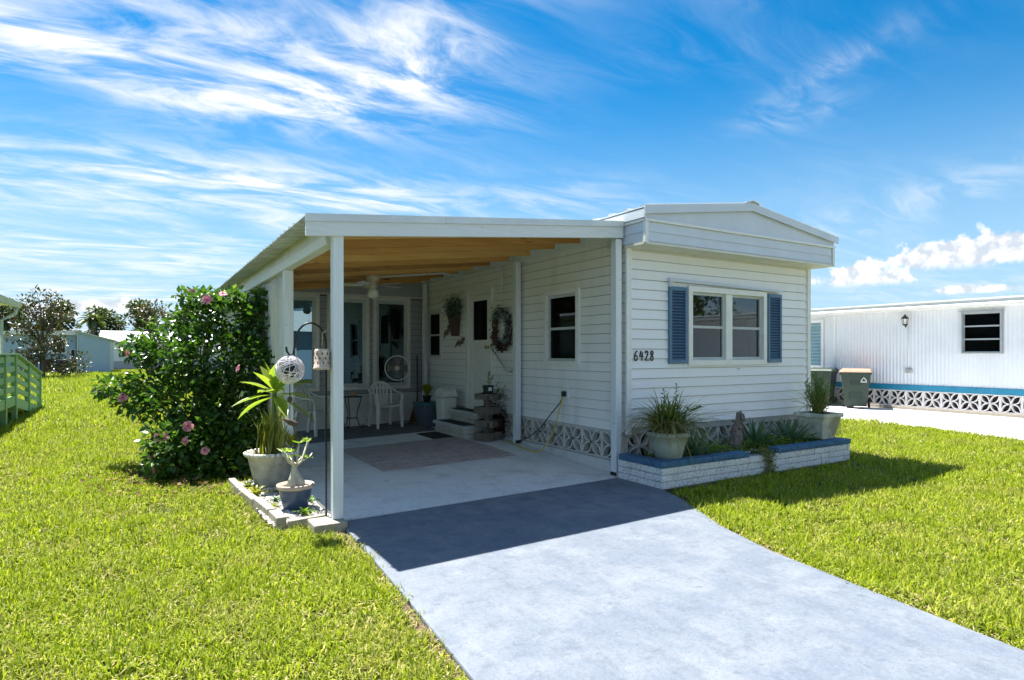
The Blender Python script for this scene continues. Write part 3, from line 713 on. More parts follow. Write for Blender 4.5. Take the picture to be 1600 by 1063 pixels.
bx('left_wall', M['siding_grey'], sun, SX0, SYW + .10, 0, SX0 + .09, 11.0, 2.52); bx('rear_wall', M['interior'], sun, SX0 + .09, 10.9, 0, -.1, 11.0, 2.6); bx('floor', M['interior'], sun, SX0 + .09, SYW + .1, .02, -.1, 10.9, .1)

# ------------------------------------------------------------------ carport
cp = thing('carport', 'lean-to carport with white posts, amber pine rafters and ribbed metal roof', 'carport')
RU = lambda x: 3.085 + .112 * (x + .1)                    # underside of the roof sheets
FY = lambda x: -.43 + (x + 3.93) * .104                   # front edge is a little out of square
CX0 = -3.94
def post(x, y, w, d, z1, z0=None):
    z0 = fl(x, y) if z0 is None else z0
    return MB().box(x - w/2, y - d/2, z0, x + w/2, y + d/2, z1).build('post', M['paint'], cp, bev=.006)
post(-3.64, -.315, .092, .092, 2.535, .055)
MB().box(-3.87, -.47, -.05, -3.585, -.20, .054).build('post_footing', M['curb'], cp, bev=.012)
post(-3.665, 1.67, .10, .12, 2.455, -.03); post(-3.665, 4.5, .10, .12, 2.455, -.03)
pc = post(-.145, .035, .09, .10, 2.89); post(-.105, 2.42, .09, .10, 2.925); post(-.11, 6.05, .09, .10, 2.925)
MB().box(-.196, -.02, .013, -.191, .085, .055).build('post_bracket', M['black'], pc); MB().box(-.16, 2.362, .10, -.05, 2.368, .15).build('post_bracket', M['black'], cp)
# beams
MB().hexa([(-3.72, -.24, 2.46), (-3.62, -.24, 2.46), (-3.62, 11, 2.46), (-3.72, 11, 2.46), (-3.72, -.24, 2.56), (-3.62, -.24, 2.56), (-3.62, 11, 2.56), (-3.72, 11, 2.56)]).build('side_beam', M['paint2'], cp, bev=.005)
MB().hexa([(-3.70, -.22, 2.562), (-3.63, -.22, 2.562), (-3.63, 11, 2.562), (-3.70, 11, 2.562), (-3.70, -.22, RU(-3.7) - .003), (-3.63, -.22, RU(-3.63) - .003), (-3.63, 11, RU(-3.63) - .003), (-3.70, 11, RU(-3.7) - .003)]).build('closure_strip', M['galv'], cp)
MB().box(-.058, .0, 2.925, -.02, 6.2, 3.07).build('ledger', M['paint2'], cp, bev=.004)
xa, xb = CX0 + .01, -.085
MB().hexa([(xa, FY(xa), RU(xa) - .165), (xb, FY(xb), RU(xb) - .18), (xb, FY(xb) + .04, RU(xb) - .18), (xa, FY(xa) + .04, RU(xa) - .165), (xa, FY(xa), RU(xa) - .035), (xb, FY(xb), RU(xb) - .035), (xb, FY(xb) + .04, RU(xb) - .035), (xa, FY(xa) + .04, RU(xa) - .035)]).build('fascia', M['paint2'], cp, bev=.004)
xm = -2.55
for p_, q_, dzz in ((xa - .01, xm, .0), (xm - .03, xb, .004)):
    MB().hexa([(p_, FY(p_) - .014 - dzz, RU(p_) - .045), (q_, FY(q_) - .014 - dzz, RU(q_) - .045), (q_, FY(q_) - .003, RU(q_) - .045), (p_, FY(p_) - .003, RU(p_) - .045), (p_, FY(p_) - .014 - dzz, RU(p_) + .022), (q_, FY(q_) - .014 - dzz, RU(q_) + .022), (q_, FY(q_) - .003, RU(q_) + .022), (p_, FY(p_) - .003, RU(p_) + .022)]).build('drip_edge', M['galv'], cp)
ry = [.16, .78, 1.36, 1.99, 2.61, 3.23, 3.84, 4.45, 5.08, 5.70, 6.18]
for y in ry:
    x0, x1 = -3.625, -.062; h = .118 + random.uniform(-.008, .010)
    r_ = MB().hexa([(x0, y - .02, RU(x0) - h), (x1, y - .02, RU(x1) - h), (x1, y + .02, RU(x1) - h), (x0, y + .02, RU(x0) - h), (x0, y - .02, RU(x0) - .003), (x1, y - .02, RU(x1) - .003), (x1, y + .02, RU(x1) - .003), (x0, y + .02, RU(x0) - .003)]).build('rafter', M[('pine', 'pine_dark', 'pine_mid', 'pine', 'pine_mid', 'pine_dark', 'pine')[ry.index(y) % 7]], cp)
    MB().box(-.14, y - .024, RU(-.1) - h - .004, -.0585, y - .0205, RU(-.1) - .03).box(-.14, y - .0205, RU(-.1) - h - .009, -.0585, y + .0205, RU(-.1) - h - .0045).build('joist_hanger', M['galv'], r_)
edges = [-.43]
while edges[-1] < 11: edges.append(edges[-1] + .61)
for k in range(len(edges) - 1):
    y0, y1 = edges[k], edges[k + 1] + .03; m = MB()
    def yy(x, y_): return max(y_, FY(x) - .012) if k == 0 else y_
    q = [(CX0, yy(CX0, y0)), (-.06, yy(-.06, y0)), (-.06, y1), (CX0, y1)]; lz = .004 * (k % 2)
    m.hexa([Vector((x, v, RU(x) + lz)) for x, v in q] + [Vector((x, v, RU(x) + lz + .003)) for x, v in q])
    for s in (.06, .26, .46):
        v = edges[k] + s
        if k == 0 and s < .4: continue
        m.beam((CX0, v, RU(CX0) + .012 + lz), (-.06, v, RU(-.06) + .012 + lz), .035, .02)
    for s in (.1, .3, .5): m.beam((CX0 + .004, edges[k] + s, RU(CX0) - .006), (-3.71, edges[k] + s, RU(-3.71) - .006), .012, .012)
    m.build('roof_sheet', M['galv'], cp)
MB().tube([(-1.83, 4.0, 2.74), (-.62, 4.02, 2.885), (-.09, 4.35, 2.90), (-.075, 3.05, 2.905), (-.075, 2.98, 2.90)], .014, 8).tube([(-.05, 2.98, 2.90), (-.05, 2.98, 2.56)], .014, 8).tube([(-.05, 2.98, 2.56), (-.05, 2.98, 2.50)], .026, 8).build('conduit', M['trim'], cp, smooth=True)

# ------------------------------------------------------------------ right-hand neighbour
nb = thing('neighbor_mobile_home', 'white corrugated mobile home with turquoise band across the lawn', 'mobile home', (12.2, 0, 0))
fN = Frame((0, 0, 0), (0, 1, 0), (-1, 0, 0)); NY0, NY1 = -11.0, 4.78
def corr(name, y0, y1, z0, z1, parent, hole=None):
    ym = sorted({y0, y1}); V = []; F = []; pitch = .088; n = int((y1 - y0) / pitch * 8)
    for i in range(n + 1):
        y = y0 + (y1 - y0) * i / n; b = .018 * (1 - abs(math.sin(math.pi * y / pitch)) ** .8) ; V += [(-b, y, z0), (-b, y, z1)]
    for i in range(n): F.append((2*i, 2*i+1, 2*i+3, 2*i+2))
    return mesh_obj(name, V, F, M['corr'], parent, True)
wy0, wy1, wz0, wz1 = .655, 1.496, 1.48, 2.50
seg = [NY0 + i * 1.22 for i in range(9)] + [wy0, wy1, 2.72, 3.94, NY1]
seg = sorted(set([s for s in seg if s < wy0 - .2 or s >= wy0]))
for a, b in zip(seg, seg[1:]):
    if abs(a - wy0) < 1e-6: corr('wall_panel', a, b, .66, wz0 + .02, nb); corr('wall_panel', a, b, wz1 - .02, 2.60, nb)
    else: corr('wall_panel', a, b, .66, 2.60, nb)
m = MB()
for c in ((.03, NY0, .5, .10, wy0, 2.62), (.03, wy1, .5, .10, NY1, 2.62), (.03, wy0, .5, .10, wy1, wz0), (.03, wy0, wz1, .10, wy1, 2.62)): m.box(*c)
m.build('wall_frame', M['dark'], nb)
window(nb, fN, wy0, wy1, wz0, wz1, .035, 1, 2, 'alum', 'glass', .06, .022)
bx('interior', M['interior'], nb, .9, -3, .6, .95, 4.5, 2.6)
MB().box(-.045, wy0 - .05, wz1 + .005, .0, wy1 + .05, wz1 + .03).build('window_hood', M['alum'], nb)
bx('turquoise_band', M['aqua'], nb, -.035, NY0, .515, .0, 4.69, .66, bev=.004)
bx('skirting_curb', M['curb'], nb, -.06, NY0, -.05, .12, NY1, .085, bev=.01); bx('crawl_screen', M['crawl'], nb, .115, NY0, .085, .13, NY1, .52)
for i in range(36):
    y = 4.646 - .4155 * i
    if y < NY0: break
    block(nb, (-.03, y, .30), R(-90), BK2, (1, 1, 1.17))
m = MB().box(-.30, NY0, 2.60, 3.6, 11.6, 2.66); m.hexa([(-.30, NY0, 2.66), (3.6, NY0, 2.66), (3.6, 11.6, 2.66), (-.30, 11.6, 2.66), (-.26, NY0, 2.78), (3.6, NY0, 2.95), (3.6, 11.6, 2.95), (-.26, 11.6, 2.78)])
nr = m.build('roof', M['roofmetal'], nb)
MB().tube([(-.31, NY0, 2.63), (-.31, 11.6, 2.66)], .05, 8).build('gutter', M['trim_dirty'], nr, smooth=True)
MB().box(-.33, NY0, 2.76, -.25, 11.6, 2.80).build('roof_edge', M['trim'], nr, bev=.006)
bx('entry_wall', M['corr'], nb, .25, 4.78, .0, .34, 11.4, 2.60); bx('corner_post', M['trim'], nb, -.03, 4.70, .08, .06, 4.78, 2.60, bev=.006)
bx('rear_wall', M['corr'], nb, .34, 11.3, 0, 3.5, 11.4, 2.6); bx('entry_return', M['corr'], nb, .06, 4.70, .0, .25, 4.777, 2.60)
jd = bx('jalousie_door', M['trim'], nb, .215, 5.22, .25, .249, 6.12, 2.50, bev=.004)
for i in range(13): MB().hexa([(.185, 5.30, 1.12 + i*.10), (.185, 6.04, 1.12 + i*.10), (.19, 6.04, 1.12 + i*.10), (.19, 5.30, 1.12 + i*.10), (.212, 5.30, 1.21 + i*.10), (.212, 6.04, 1.21 + i*.10), (.214, 6.04, 1.21 + i*.10), (.214, 5.30, 1.21 + i*.10)]).build('glass_louver', M['jalousie'], jd)
lamp = MB().lathe([(.004, .30), (.02, .27), (.09, .19), (.085, .18), (.075, .17)], 6, (-.13, 2.75, 2.22)).build('lamp_cap', M['black'], nb)
m = MB()
for k in range(6): a = k * math.pi / 3; m.tube([(-.13 + .075*math.cos(a), 2.75 + .075*math.sin(a), 2.39), (-.13 + .05*math.cos(a), 2.75 + .05*math.sin(a), 2.25)], .007, 4)
m.lathe([(.055, 0), (.055, .03), (.03, .04)], 6, (-.13, 2.75, 2.225)).tube([(-.13, 2.75, 2.23), (-.10, 2.75, 2.18), (-.012, 2.75, 2.26)], .014, 6).build('lamp_cage', M['black'], lamp)
MB().lathe([(.048, .0), (.068, .14)], 6, (-.13, 2.75, 2.255)).build('lamp_glass', M['globe'], lamp)
MB().tube([(-.02, 2.72, 2.2), (-.02, 2.71, 1.06)], .012, 6).build('conduit', M['trim'], nb, smooth=True); bx('outlet_box', M['alum'], nb, -.06, 2.62, .97, -.012, 2.79, 1.08, bev=.005)
es = thing('entry_step', 'pale concrete block step beside the jalousie door of the white neighbour', 'step', (11.95, 5.2, 0))
bx('step_block', M['knee'], es, -.3, -.25, 0, .3, .55, .35, bev=.01); bx('step_block', M['knee'], es, -.05, -.2, .35, .3, .55, .62, bev=.01)
def cart(label, loc, rz, lidmat, dx):
    t = thing('trash_cart', label, 'trash cart', loc, rz, 'trash carts by the white mobile home')
    m = MB().hexa([(-.21, -.24, .06), (.21, -.24, .06), (.21, .24, .06), (-.21, .24, .06), (-.29, -.33, .96), (.29, -.33, .96), (.29, .33, .96), (-.29, .33, .96)])
    b = m.build('body', M['cart'], t, bev=.02)
    MB().hexa([(-.305, -.35, .90), (.305, -.35, .90), (.305, .35, .90), (-.305, .35, .90), (-.31, -.355, .97), (.31, -.355, .97), (.31, .355, .97), (-.31, .355, .97)]).build('rim', M['cart'], b, bev=.008)
    MB().box(-.10, -.312, .62, .10, -.285, .80).box(-.12, -.285, .25, .12, -.262, .45).build('grip_panel', M['cart'], b, bev=.01)
    MB().hexa([(-.33, -.39, .972), (.33, -.39, .972), (.33, .40, .972), (-.33, .40, .972), (-.28, -.33, 1.04), (.28, -.33, 1.04), (.28, .36, 1.06), (-.28, .36, 1.06)]).build('lid', lidmat, t, bev=.015)
    for s in (-1, 1):
        o = MB().lathe([(.001, -.025), (.10, -.025), (.115, -.015), (.115, .015), (.10, .025), (.001, .025)], 16).build('wheel', M['darkplastic'], t, smooth=True, loc=(s * .25, .24, .115), rot=(0, R(90), 0))
    MB().tube([(-.27, .33, .92), (-.27, .42, .97), (.27, .42, .97), (.27, .33, .92)], .015, 6).build('handle', M['darkplastic'], t)
    m = MB()
    m.ribbon([(-.05, .70), (0, .79), (.05, .70)], .02, lambda a, z, k: (a + .02, -.326 - .004 * k, z - .0)); m.ribbon([(-.06, .67), (.06, .67)], .022, lambda a, z, k: (a + .02, -.322 - .004 * k, z))
    return t, m
t, m = cart('dark green trash cart with a faded brown lid, nearer of the two', (11.55, 3.75, .006), R(-62), M['cartlid'], 0)
e = m.build('recycling_emblem', M['trim'], t); e.location = (.14, 0, .05)
t.scale = (1.22, 1.1, 1.0)
t2, _ = cart('all-green trash cart half hidden beside the brown-lidded one', (11.75, 4.85, .006), R(-70), M['cart'], 0); t2.scale = (1.15, 1.1, 1.0)
o = MB().tube([(12.02 + .16*math.cos(a), 5.0 + .2*math.sin(a), .645 + .05*math.sin(2*a) + .03 * (i % 2)) for i, a in enumerate(np.linspace(0, 9.5, 26))], .028, 6).build('hose_coil', M['trim_dirty'], None, smooth=True)
tag(o, 'coiled white hose lying on the pale step by the carts', 'hose')

# ------------------------------------------------------------------ left neighbours
ln = thing('green_trimmed_house', 'pale house corner with gutter at the left edge of the photo', 'house', (-8.3, 0, 0))
bx('wall', M['whitehouse'], ln, -6.2, 4.0, .45, .0, 14.8, 2.75); bx('skirting', M['crawl'], ln, -6.1, 4.1, -.02, -.1, 14.7, .45)
MB().hexa([(-6.5, 3.6, 2.76), (.34, 3.6, 2.76), (.34, 15.2, 2.76), (-6.5, 15.2, 2.76), (-3.1, 3.6, 3.7), (-3.09, 3.6, 3.7), (-3.09, 15.2, 3.7), (-3.1, 15.2, 3.7)]).build('roof', M['roofmetal'], ln)
MB().hexa([(.30, 3.6, 2.70), (.40, 3.6, 2.70), (.40, 15.2, 2.70), (.30, 15.2, 2.70), (.30, 3.6, 2.82), (.46, 3.6, 2.82), (.46, 15.2, 2.82), (.30, 15.2, 2.82)]).build('gutter', M['tread'], ln)
MB().tube([(.36, 14.9, 2.70), (.34, 14.9, 2.55), (.05, 14.9, 2.35), (.05, 14.9, .1)], .04, 8).build('downspout', M['tread'], ln, smooth=True)
dk = thing('green_deck', 'green painted timber deck rail with stairs going down to the lawn', 'deck', (-7.5, 0, 0))
for y, z1 in ((8.4, 1.46), (10.2, 1.46), (11.4, 1.46), (13.25, 1.20), (15.2, .93)): bx('post', M['greenpaint'], dk, -.05, y - .07, -.02, .05, y + .07, z1, bev=.006)
for i, z in enumerate((.72, .94, 1.16, 1.36)):
    MB().beam((.0, 8.4, z), (.0, 11.4, z), .04, .12).build('rail_board', M['greenpaint'], dk); 
    MB().beam((.0, 11.4, z - .0), (.0, 15.2, z - .52), .04, .11).build('rail_board', M['greenpaint'], dk)
MB().beam((0, 8.3, 1.475), (0, 11.45, 1.475), .16, .035).build('cap_rail', M['greenpaint'], dk); MB().beam((0, 11.45, 1.475), (0, 15.3, .945), .16, .035).build('cap_rail', M['greenpaint'], dk)
bx('deck_boards', M['greenpaint'], dk, -.75, 8.3, .5, -.055, 11.4, .54); bx('rim_board', M['greenpaint'], dk, -.04, 8.3, .36, .03, 11.38, .56)
MB().beam((0, 11.4, .42), (0, 15.2, -.06), .05, .22).build('stringer', M['greenpaint'], dk)
for i in range(4): bx('step_tread', M['greenpaint'], dk, -.75, 11.5 + i * .85, .36 - .1 * i, -.055, 12.25 + i * .85, .40 - .1 * i)
bx('underside', M['crawl'], dk, -.75, 8.4, -.02, -.70, 11.3, .48)

bh = thing('blue_house', 'blue lap-sided house with a lean-to shed beyond the left lawn', 'house', (-9.1, 48, 0))
bx('wall', M['bluehouse'], bh, -9, .8, 0, -.1, 8, 2.75); bx('window', M['trim'], bh, -1.55, .74, 1.42, -.65, .79, 2.55); bx('pane', M['dark'], bh, -1.45, .70, 1.52, -.75, .735, 2.45)
bx('window', M['trim'], bh, -.42, .74, .93, -.14, .79, 1.75); bx('pane', M['dark'], bh, -.37, .70, .98, -.19, .735, 1.70)
MB().hexa([(0, 0, 0), (2.05, 0, 0), (2.05, 5, 0), (0, 5, 0), (0, 0, 3.0), (2.05, 0, 2.42), (2.05, 5, 2.42), (0, 5, 3.0)]).build('shed_wall', M['bluehouse'], bh)
shw = Frame((0, 0, 0), (1, 0, 0), (0, -1, 0))
for i in range(11): FB('siding_board', M['bluehouse'], bh, shw, .1, .001, .03 + i * .215, 1.95, .02, .225 + i * .215)
MB().box(0, -.03, 0, .08, -.001, 2.98).build('corner_trim', M['tread'], bh); MB().box(1.97, -.03, 0, 2.05, -.001, 2.40).build('corner_trim', M['tread'], bh)
MB().hexa([(-.15, -.2, 3.04), (2.35, -.2, 2.33), (2.35, 5.2, 2.33), (-.15, 5.2, 3.04), (-.15, -.2, 3.12), (2.35, -.2, 2.42), (2.35, 5.2, 2.42), (-.15, 5.2, 3.12)]).build('shed_roof', M['tread'], bh)
MB().hexa([(-9.3, .5, 2.76), (.1, .5, 2.76), (.1, 8.3, 2.76), (-9.3, 8.3, 2.76), (-9.3, .5, 2.85), (-.15, .5, 3.10), (-.15, 8.3, 3.10), (-9.3, 8.3, 2.85)]).build('roof', M['roofmetal'], bh)
bx('crawl_opening', M['crawl'], bh, -3.2, .72, .05, -.08, .795, .95)
for i in range(4): bx('skirt_post', M['bluehouse'], bh, -3.2 + i * .9, .66, .05, -3.1 + i * .9, .715, .95)
wh = thing('white_house', 'white cottage with grey lattice skirting behind the blue shed', 'house', (-8, 62, 0))
bx('wall', M['whitehouse'], wh, 0, 0, .7, 14, 6, 2.6); bx('skirting', M['siding_grey'], wh, .02, .03, 0, 13.9, 5.9, .7)
MB().hexa([(-.5, -.5, 2.55), (14.5, -.5, 2.55), (14.5, 6.5, 2.55), (-.5, 6.5, 2.55), (-.5, 2.9, 3.6), (14.5, 2.9, 3.6), (14.5, 3, 3.6), (-.5, 3, 3.6)]).build('roof', M['roofmetal'], wh)
for x in (1.2, 4.5, 8): bx('window', M['trim'], wh, x, -.06, 1.1, x + 1.1, -.001, 2.3); bx('pane', M['dark'], wh, x + .1, -.09, 1.2, x + 1.0, -.061, 2.2)
# the house across the street, seen in the sunroom glass
ah = thing('house_across_street', 'pale blue house with a porch mirrored in the tinted sunroom windows', 'house', (-1.5, -17.5, 0))
bx('wall', M['bluehouse'], ah, -5.5, -5, 0, 5.5, 0, 2.7)
MB().hexa([(-6, -5.5, 2.7), (6, -5.5, 2.7), (6, .5, 2.7), (-6, .5, 2.7), (-6, -2.6, 4.0), (6, -2.6, 4.0), (6, -2.4, 4.0), (-6, -2.4, 4.0)]).build('roof', M['roofmetal'], ah)
for x in (-4.3, -1.4, 2.7): bx('window', M['trim'], ah, x - .1, .001, .9, x + 1.1, .05, 2.3); bx('pane', M['dark'], ah, x, .051, 1., x + 1., .07, 2.2)
bx('door', M['trim'], ah, 1.0, .001, .2, 1.95, .06, 2.3); bx('porch_step', M['knee'], ah, .7, .07, -.02, 2.2, 1., .2)

# ------------------------------------------------------------------ leaves
LT = np.array([(0, 0, 0), (-.5, .45, .05), (.5, .45, .05), (0, .5, -.06), (0, 1, -.04)], dtype=np.float32)
LF = np.array([(0, 2, 3), (0, 3, 1), (3, 2, 4), (1, 3, 4)])
def norm(a): return a / np.maximum(np.linalg.norm(a, axis=1, keepdims=True), 1e-9)
def leaf_cloud(name, mat, parent, P, Dr, L, Wd, rnd, jit=.5, up=(0, 0, 1), T=LT, TF=LF, kind='stuff'):
    n = len(P); Dr = norm(Dr + rng.normal(0, jit, (n, 3)) * .5)
    u = np.asarray(up, dtype=float)[None] + rng.normal(0, .45, (n, 3)); sd = norm(np.cross(Dr, u)); nz = norm(np.cross(sd, Dr))
    L = np.broadcast_to(np.asarray(L, dtype=float), (n,)); Wd = np.broadcast_to(np.asarray(Wd, dtype=float), (n,))
    k = len(T)
    V = P[:, None, :] + sd[:, None, :] * (T[None, :, 0:1] * Wd[:, None, None]) + Dr[:, None, :] * (T[None, :, 1:2] * L[:, None, None]) + nz[:, None, :] * (T[None, :, 2:3] * L[:, None, None] * 1.4)
    V = V.reshape(-1, 3).astype(np.float32); F = (TF[None] + (np.arange(n) * k)[:, None, None]).reshape(-1, TF.shape[1])
    me = bpy.data.meshes.new(name); nf = len(F); q = F.shape[1]
    me.vertices.add(len(V)); me.vertices.foreach_set('co', V.ravel()); me.loops.add(nf * q); me.loops.foreach_set('vertex_index', F.ravel().astype(np.int32))
    me.polygons.add(nf); me.polygons.foreach_set('loop_start', np.arange(0, nf * q, q, dtype=np.int32)); me.polygons.foreach_set('loop_total', np.full(nf, q, dtype=np.int32))
    me.update(calc_edges=True); me.materials.append(mat)
    at = me.attributes.new('rnd', 'FLOAT', 'POINT'); at.data.foreach_set('value', np.repeat(rnd, k).astype(np.float32))
    o = bpy.data.objects.new(name, me); link(o, parent)
    if kind: o['kind'] = kind
    return o
def blobs_points(lobes, dens, shell=.55):
    P = []; N = []
    for c, r in lobes:
        vol = r[0] * r[1] * r[2]; n = int(dens * (vol ** (2 / 3)))
        d = norm(rng.normal(0, 1, (n, 3))); rad = shell + (1 - shell) * rng.random((n, 1)) ** .6
        rad *= 1 + .22 * np.sin(d[:, :1] * 7 + c[0] * 3) * np.sin(d[:, 1:2] * 6 + c[2] * 5)
        P.append(np.asarray(c)[None] + d * rad * np.asarray(r)[None]); N.append(d)
    return np.concatenate(P), np.concatenate(N)
def strap(pts, ws, fold=.25, side=None):
    pts = [Vector(p) for p in pts]; V = []; F = []; m = len(pts)
    for i, p in enumerate(pts):
        t = (pts[min(i+1, m-1)] - pts[max(i-1, 0)]).normalized(); sd = side if side is not None else t.cross(Vector((0, 0, 1)))
        sd = Vector(sd)
        if sd.length < 1e-3: sd = Vector((1, 0, 0))
        sd = (sd - t * sd.dot(t)).normalized(); nz = sd.cross(t).normalized(); w = ws[i] / 2
        V += [tuple(p - sd * w + nz * (w * fold)), tuple(p), tuple(p + sd * w + nz * (w * fold))]
    for i in range(m - 1):
        a = 3 * i; F += [(a, a+1, a+4, a+3), (a+1, a+2, a+5, a+4)]
    return V, F
def strap_leaf(name, mat, parent, pts, ws, rnd, fold=.25, side=None, edge=None):
    V, F = strap(pts, ws, fold, side); r = []
    for i in range(len(pts)): r += [edge if edge is not None else rnd, rnd, edge if edge is not None else rnd]
    o = mesh_obj(name, V, F, mat, parent, True, attrs={'rnd': r})
    return o
def arch(base, az, L, lift, droop, n=6):                # a leaf that rises and then falls
    pts = []; 
    for i in range(n + 1):
        s = i / n; r = L * s * math.cos(lift) ; z = L * (s * math.sin(lift) - droop * s * s)
        pts.append((base[0] + r * math.cos(az), base[1] + r * math.sin(az), base[2] + z))
    return pts

# hibiscus
hb = thing('hibiscus_bush', 'big dark green hibiscus bush with pink flowers beside the carport', 'bush', (-4.45, 3.7, -.03))
def bl(u, v, ru, rv, dd=0., rd=None):
    s = 113. * 8.5 / (8.5 + dd); q = RT * ((u - 300) / s - .521 * dd) + FW * dd; z = 1.54 - (v - 551) / s
    return ((q.x, q.y, z), (max(ru / s, .1) , rd or max(.35, ru / s * .95), rv / s))
lob = [bl(355, 497, 50, 40), bl(345, 468, 32, 14, -.1), bl(298, 466, 26, 14, -.1), bl(395, 505, 30, 35, -.1), bl(400, 468, 16, 14), bl(300, 498, 40, 38, .1), bl(255, 540, 45, 40), bl(320, 560, 70, 50, -.2), bl(205, 545, 22, 20, .1), bl(235, 600, 42, 34, -.1), bl(168, 606, 24, 16), bl(200, 625, 28, 20, -.2),
       bl(390, 575, 45, 48, -.3), bl(290, 630, 70, 50, -.3), bl(360, 650, 70, 60, -.25), bl(262, 690, 42, 30, -.9), bl(240, 716, 24, 24, -1.0), bl(315, 695, 62, 45, -.7), bl(385, 695, 36, 50, -.5), bl(340, 725, 50, 26, -.8), bl(420, 570, 25, 30, -.4)]
P, N_ = blobs_points(lob, 3600, .3); P[:, 2] = np.maximum(P[:, 2], .06)
rd = np.clip(rng.beta(2, 3.2, len(P)) + .12 * N_[:, 2], 0, 1)
leaf_cloud('foliage', M['hib'], hb, P, N_ * .7 + np.array([0, 0, -.15]), rng.uniform(.07, .12, len(P)), rng.uniform(.05, .075, len(P)), rd, .8)
m = MB()
for c, r in lob:
    for k in range(3):
        e = Vector(c) + Vector(rng.normal(0, .12, 3)); b = Vector((rng.uniform(-.25, .25), rng.uniform(-.2, .2), 0)); md = b.lerp(e, .5) + Vector((0, 0, .15))
        m.tube([b, b.lerp(md, .6), md, e], [.018, .014, .01, .004], 5)
m.build('stems', M['bark'], hb)
fm = MB(); fr = []
for k in range(5):
    a = k * 2 * math.pi / 5; d = Vector((math.cos(a), math.sin(a), 0)); s = Vector((-math.sin(a), math.cos(a), 0)); n0 = len(fm.V)
    for q, w_, z in ((.0, .006, 0), (.03, .024, .012), (.055, .034, .014), (.072, .022, .004)):
        for sg in (-1, 0, 1): fm.V.append(tuple(d * q + s * (w_ * sg) + Vector((0, 0, z + .006 * abs(sg) + .002 * k))))
    fr += [.15] * 3 + [.5] * 3 + [.75] * 3 + [.9] * 3
    for i in range(3):
        for j in range(2): a_ = n0 + 3*i + j; fm.F.append((a_, a_+1, a_+4, a_+3))
pm = None
for u, v, dd in ((294, 458, -.3), (342, 462, -.35), (318, 470, -.4), (196, 552, -.3), (188, 621, -.35), (253, 681, -1.0), (243, 682, -1.0), (284, 687, -1.05), (314, 702, -1.05), (234, 709, -1.0), (238, 732, -.95), (365, 576, -.95), (288, 664, -1.0)):
    (x, y, z), _ = bl(u, v, 10, 10, dd); s = (8.5 + dd) / 8.5; k_ = Vector((x, y, z))
    off = -FW * .06
    if pm is None:
        o = mesh_obj('flower', fm.V, fm.F, M['petal'], hb, True, attrs={'rnd': fr}); pm = o.data
        c_ = MB().tube([(0, 0, 0), (0, .003, .03), (.004, .004, .055)], [.006, .004, .004], 5); cm = None
    else: o = link(bpy.data.objects.new('flower', pm), hb)
    o.location = (x + off.x, y + off.y, z); f = Vector((-FW.x + rng.normal(0, .35), -FW.y + rng.normal(0, .35), .25 + rng.normal(0, .3))); o.rotation_euler = f.to_track_quat('Z', 'Y').to_euler(); sc = rng.uniform(.6, 1.0); o.scale = (sc,) * 3
    if cm is None: s_ = c_.build('stamen', M['redcentre'], o); cm = s_.data
    else: link(bpy.data.objects.new('stamen', cm), o)

# trees
def tree(name, label, cat, loc, trunk_h, lobes, mat, n, leaf, group=None, rlo=0, tr=.12, shell=.3):
    t = thing(name, label, cat, loc, 0, group); m = MB(); top = Vector((0, 0, trunk_h))
    m.tube([(0, 0, -.05), (.03, .02, trunk_h * .35), (-.02, .03, trunk_h * .7), tuple(top)], [tr, tr * .8, tr * .6, tr * .4], 8)
    for c, r in lobes:
        c = Vector(c); s = Vector((0, 0, min(trunk_h * .95, max(trunk_h * .3, c.z * .6)))); m.tube([s, s.lerp(c, .5) + Vector((0, 0, .1)), c], [tr * .4, tr * .25, tr * .08], 5)
    m.build('trunk', M['bark'], t)
    P, N_ = blobs_points(lobes, n, shell); rd = np.clip(rng.random(len(P)) * .9 + .15 * N_[:, 2] + rlo, 0, 1)
    leaf_cloud('crown', mat, t, P, N_, leaf * rng.uniform(.7, 1.3, len(P)), leaf * .55, rd, .9)
    return t
def lobes_for(w, hgt, n, z0=.25, seed=1, top=1.):
    q = np.random.default_rng(seed); out = []
    for i in range(n):
        s = (i + .5) / n; z = hgt * (z0 + (1 - z0) * s * .93); ww = w * (1 - .72 * max(0, s - .12)) * .5
        a = q.uniform(0, 6.28); r = ww * q.uniform(.25, .85)
        out.append(((r * math.cos(a), r * math.sin(a), z), (w * q.uniform(.10, .19), w * q.uniform(.10, .19), hgt * q.uniform(.05, .10))))
    return out
tree('magnolia_tree', 'bronze-leaved magnolia standing before the blue house', 'tree', (-10.1, 39.5, -.03), 3.6, lobes_for(4.3, 5.2, 34, .10, 3), M['magnolia'], 260, .20)
tree('magnolia_tree', 'sparse bronze-leaved tree rising behind the hibiscus bush', 'tree', (-4.55, 40, -.03), 4.0, lobes_for(3.4, 5.0, 20, .25, 9), M['magnolia'], 200, .20, rlo=.05)
sh_ = thing('low_shrub', 'small yellow-green shrub at the foot of the magnolia', 'shrub', (-8.9, 40.5, -.03))
P, N_ = blobs_points([((0, 0, .5), (.7, .5, .5)), ((.5, 0, .6), (.5, .5, .5)), ((-.5, .1, .35), (.5, .5, .35))], 500, .3); leaf_cloud('foliage', M['magnolia'], sh_, P, N_, .16, .08, np.clip(rng.random(len(P)) * .5 + .2, 0, 1)); MB().tube([(0, 0, -.02), (.05, 0, .5)], .03, 5).build('stem', M['bark'], sh_)
FT = [(-30, 88, 11, 9.5), (-19, 86, 9, 7.6), (-14.5, 92, 7, 8.2), (-9.5, 95, 8, 7.6), (-5, 93, 8, 8.6), (1, 100, 10, 9), (-24, 95, 9, 9)]
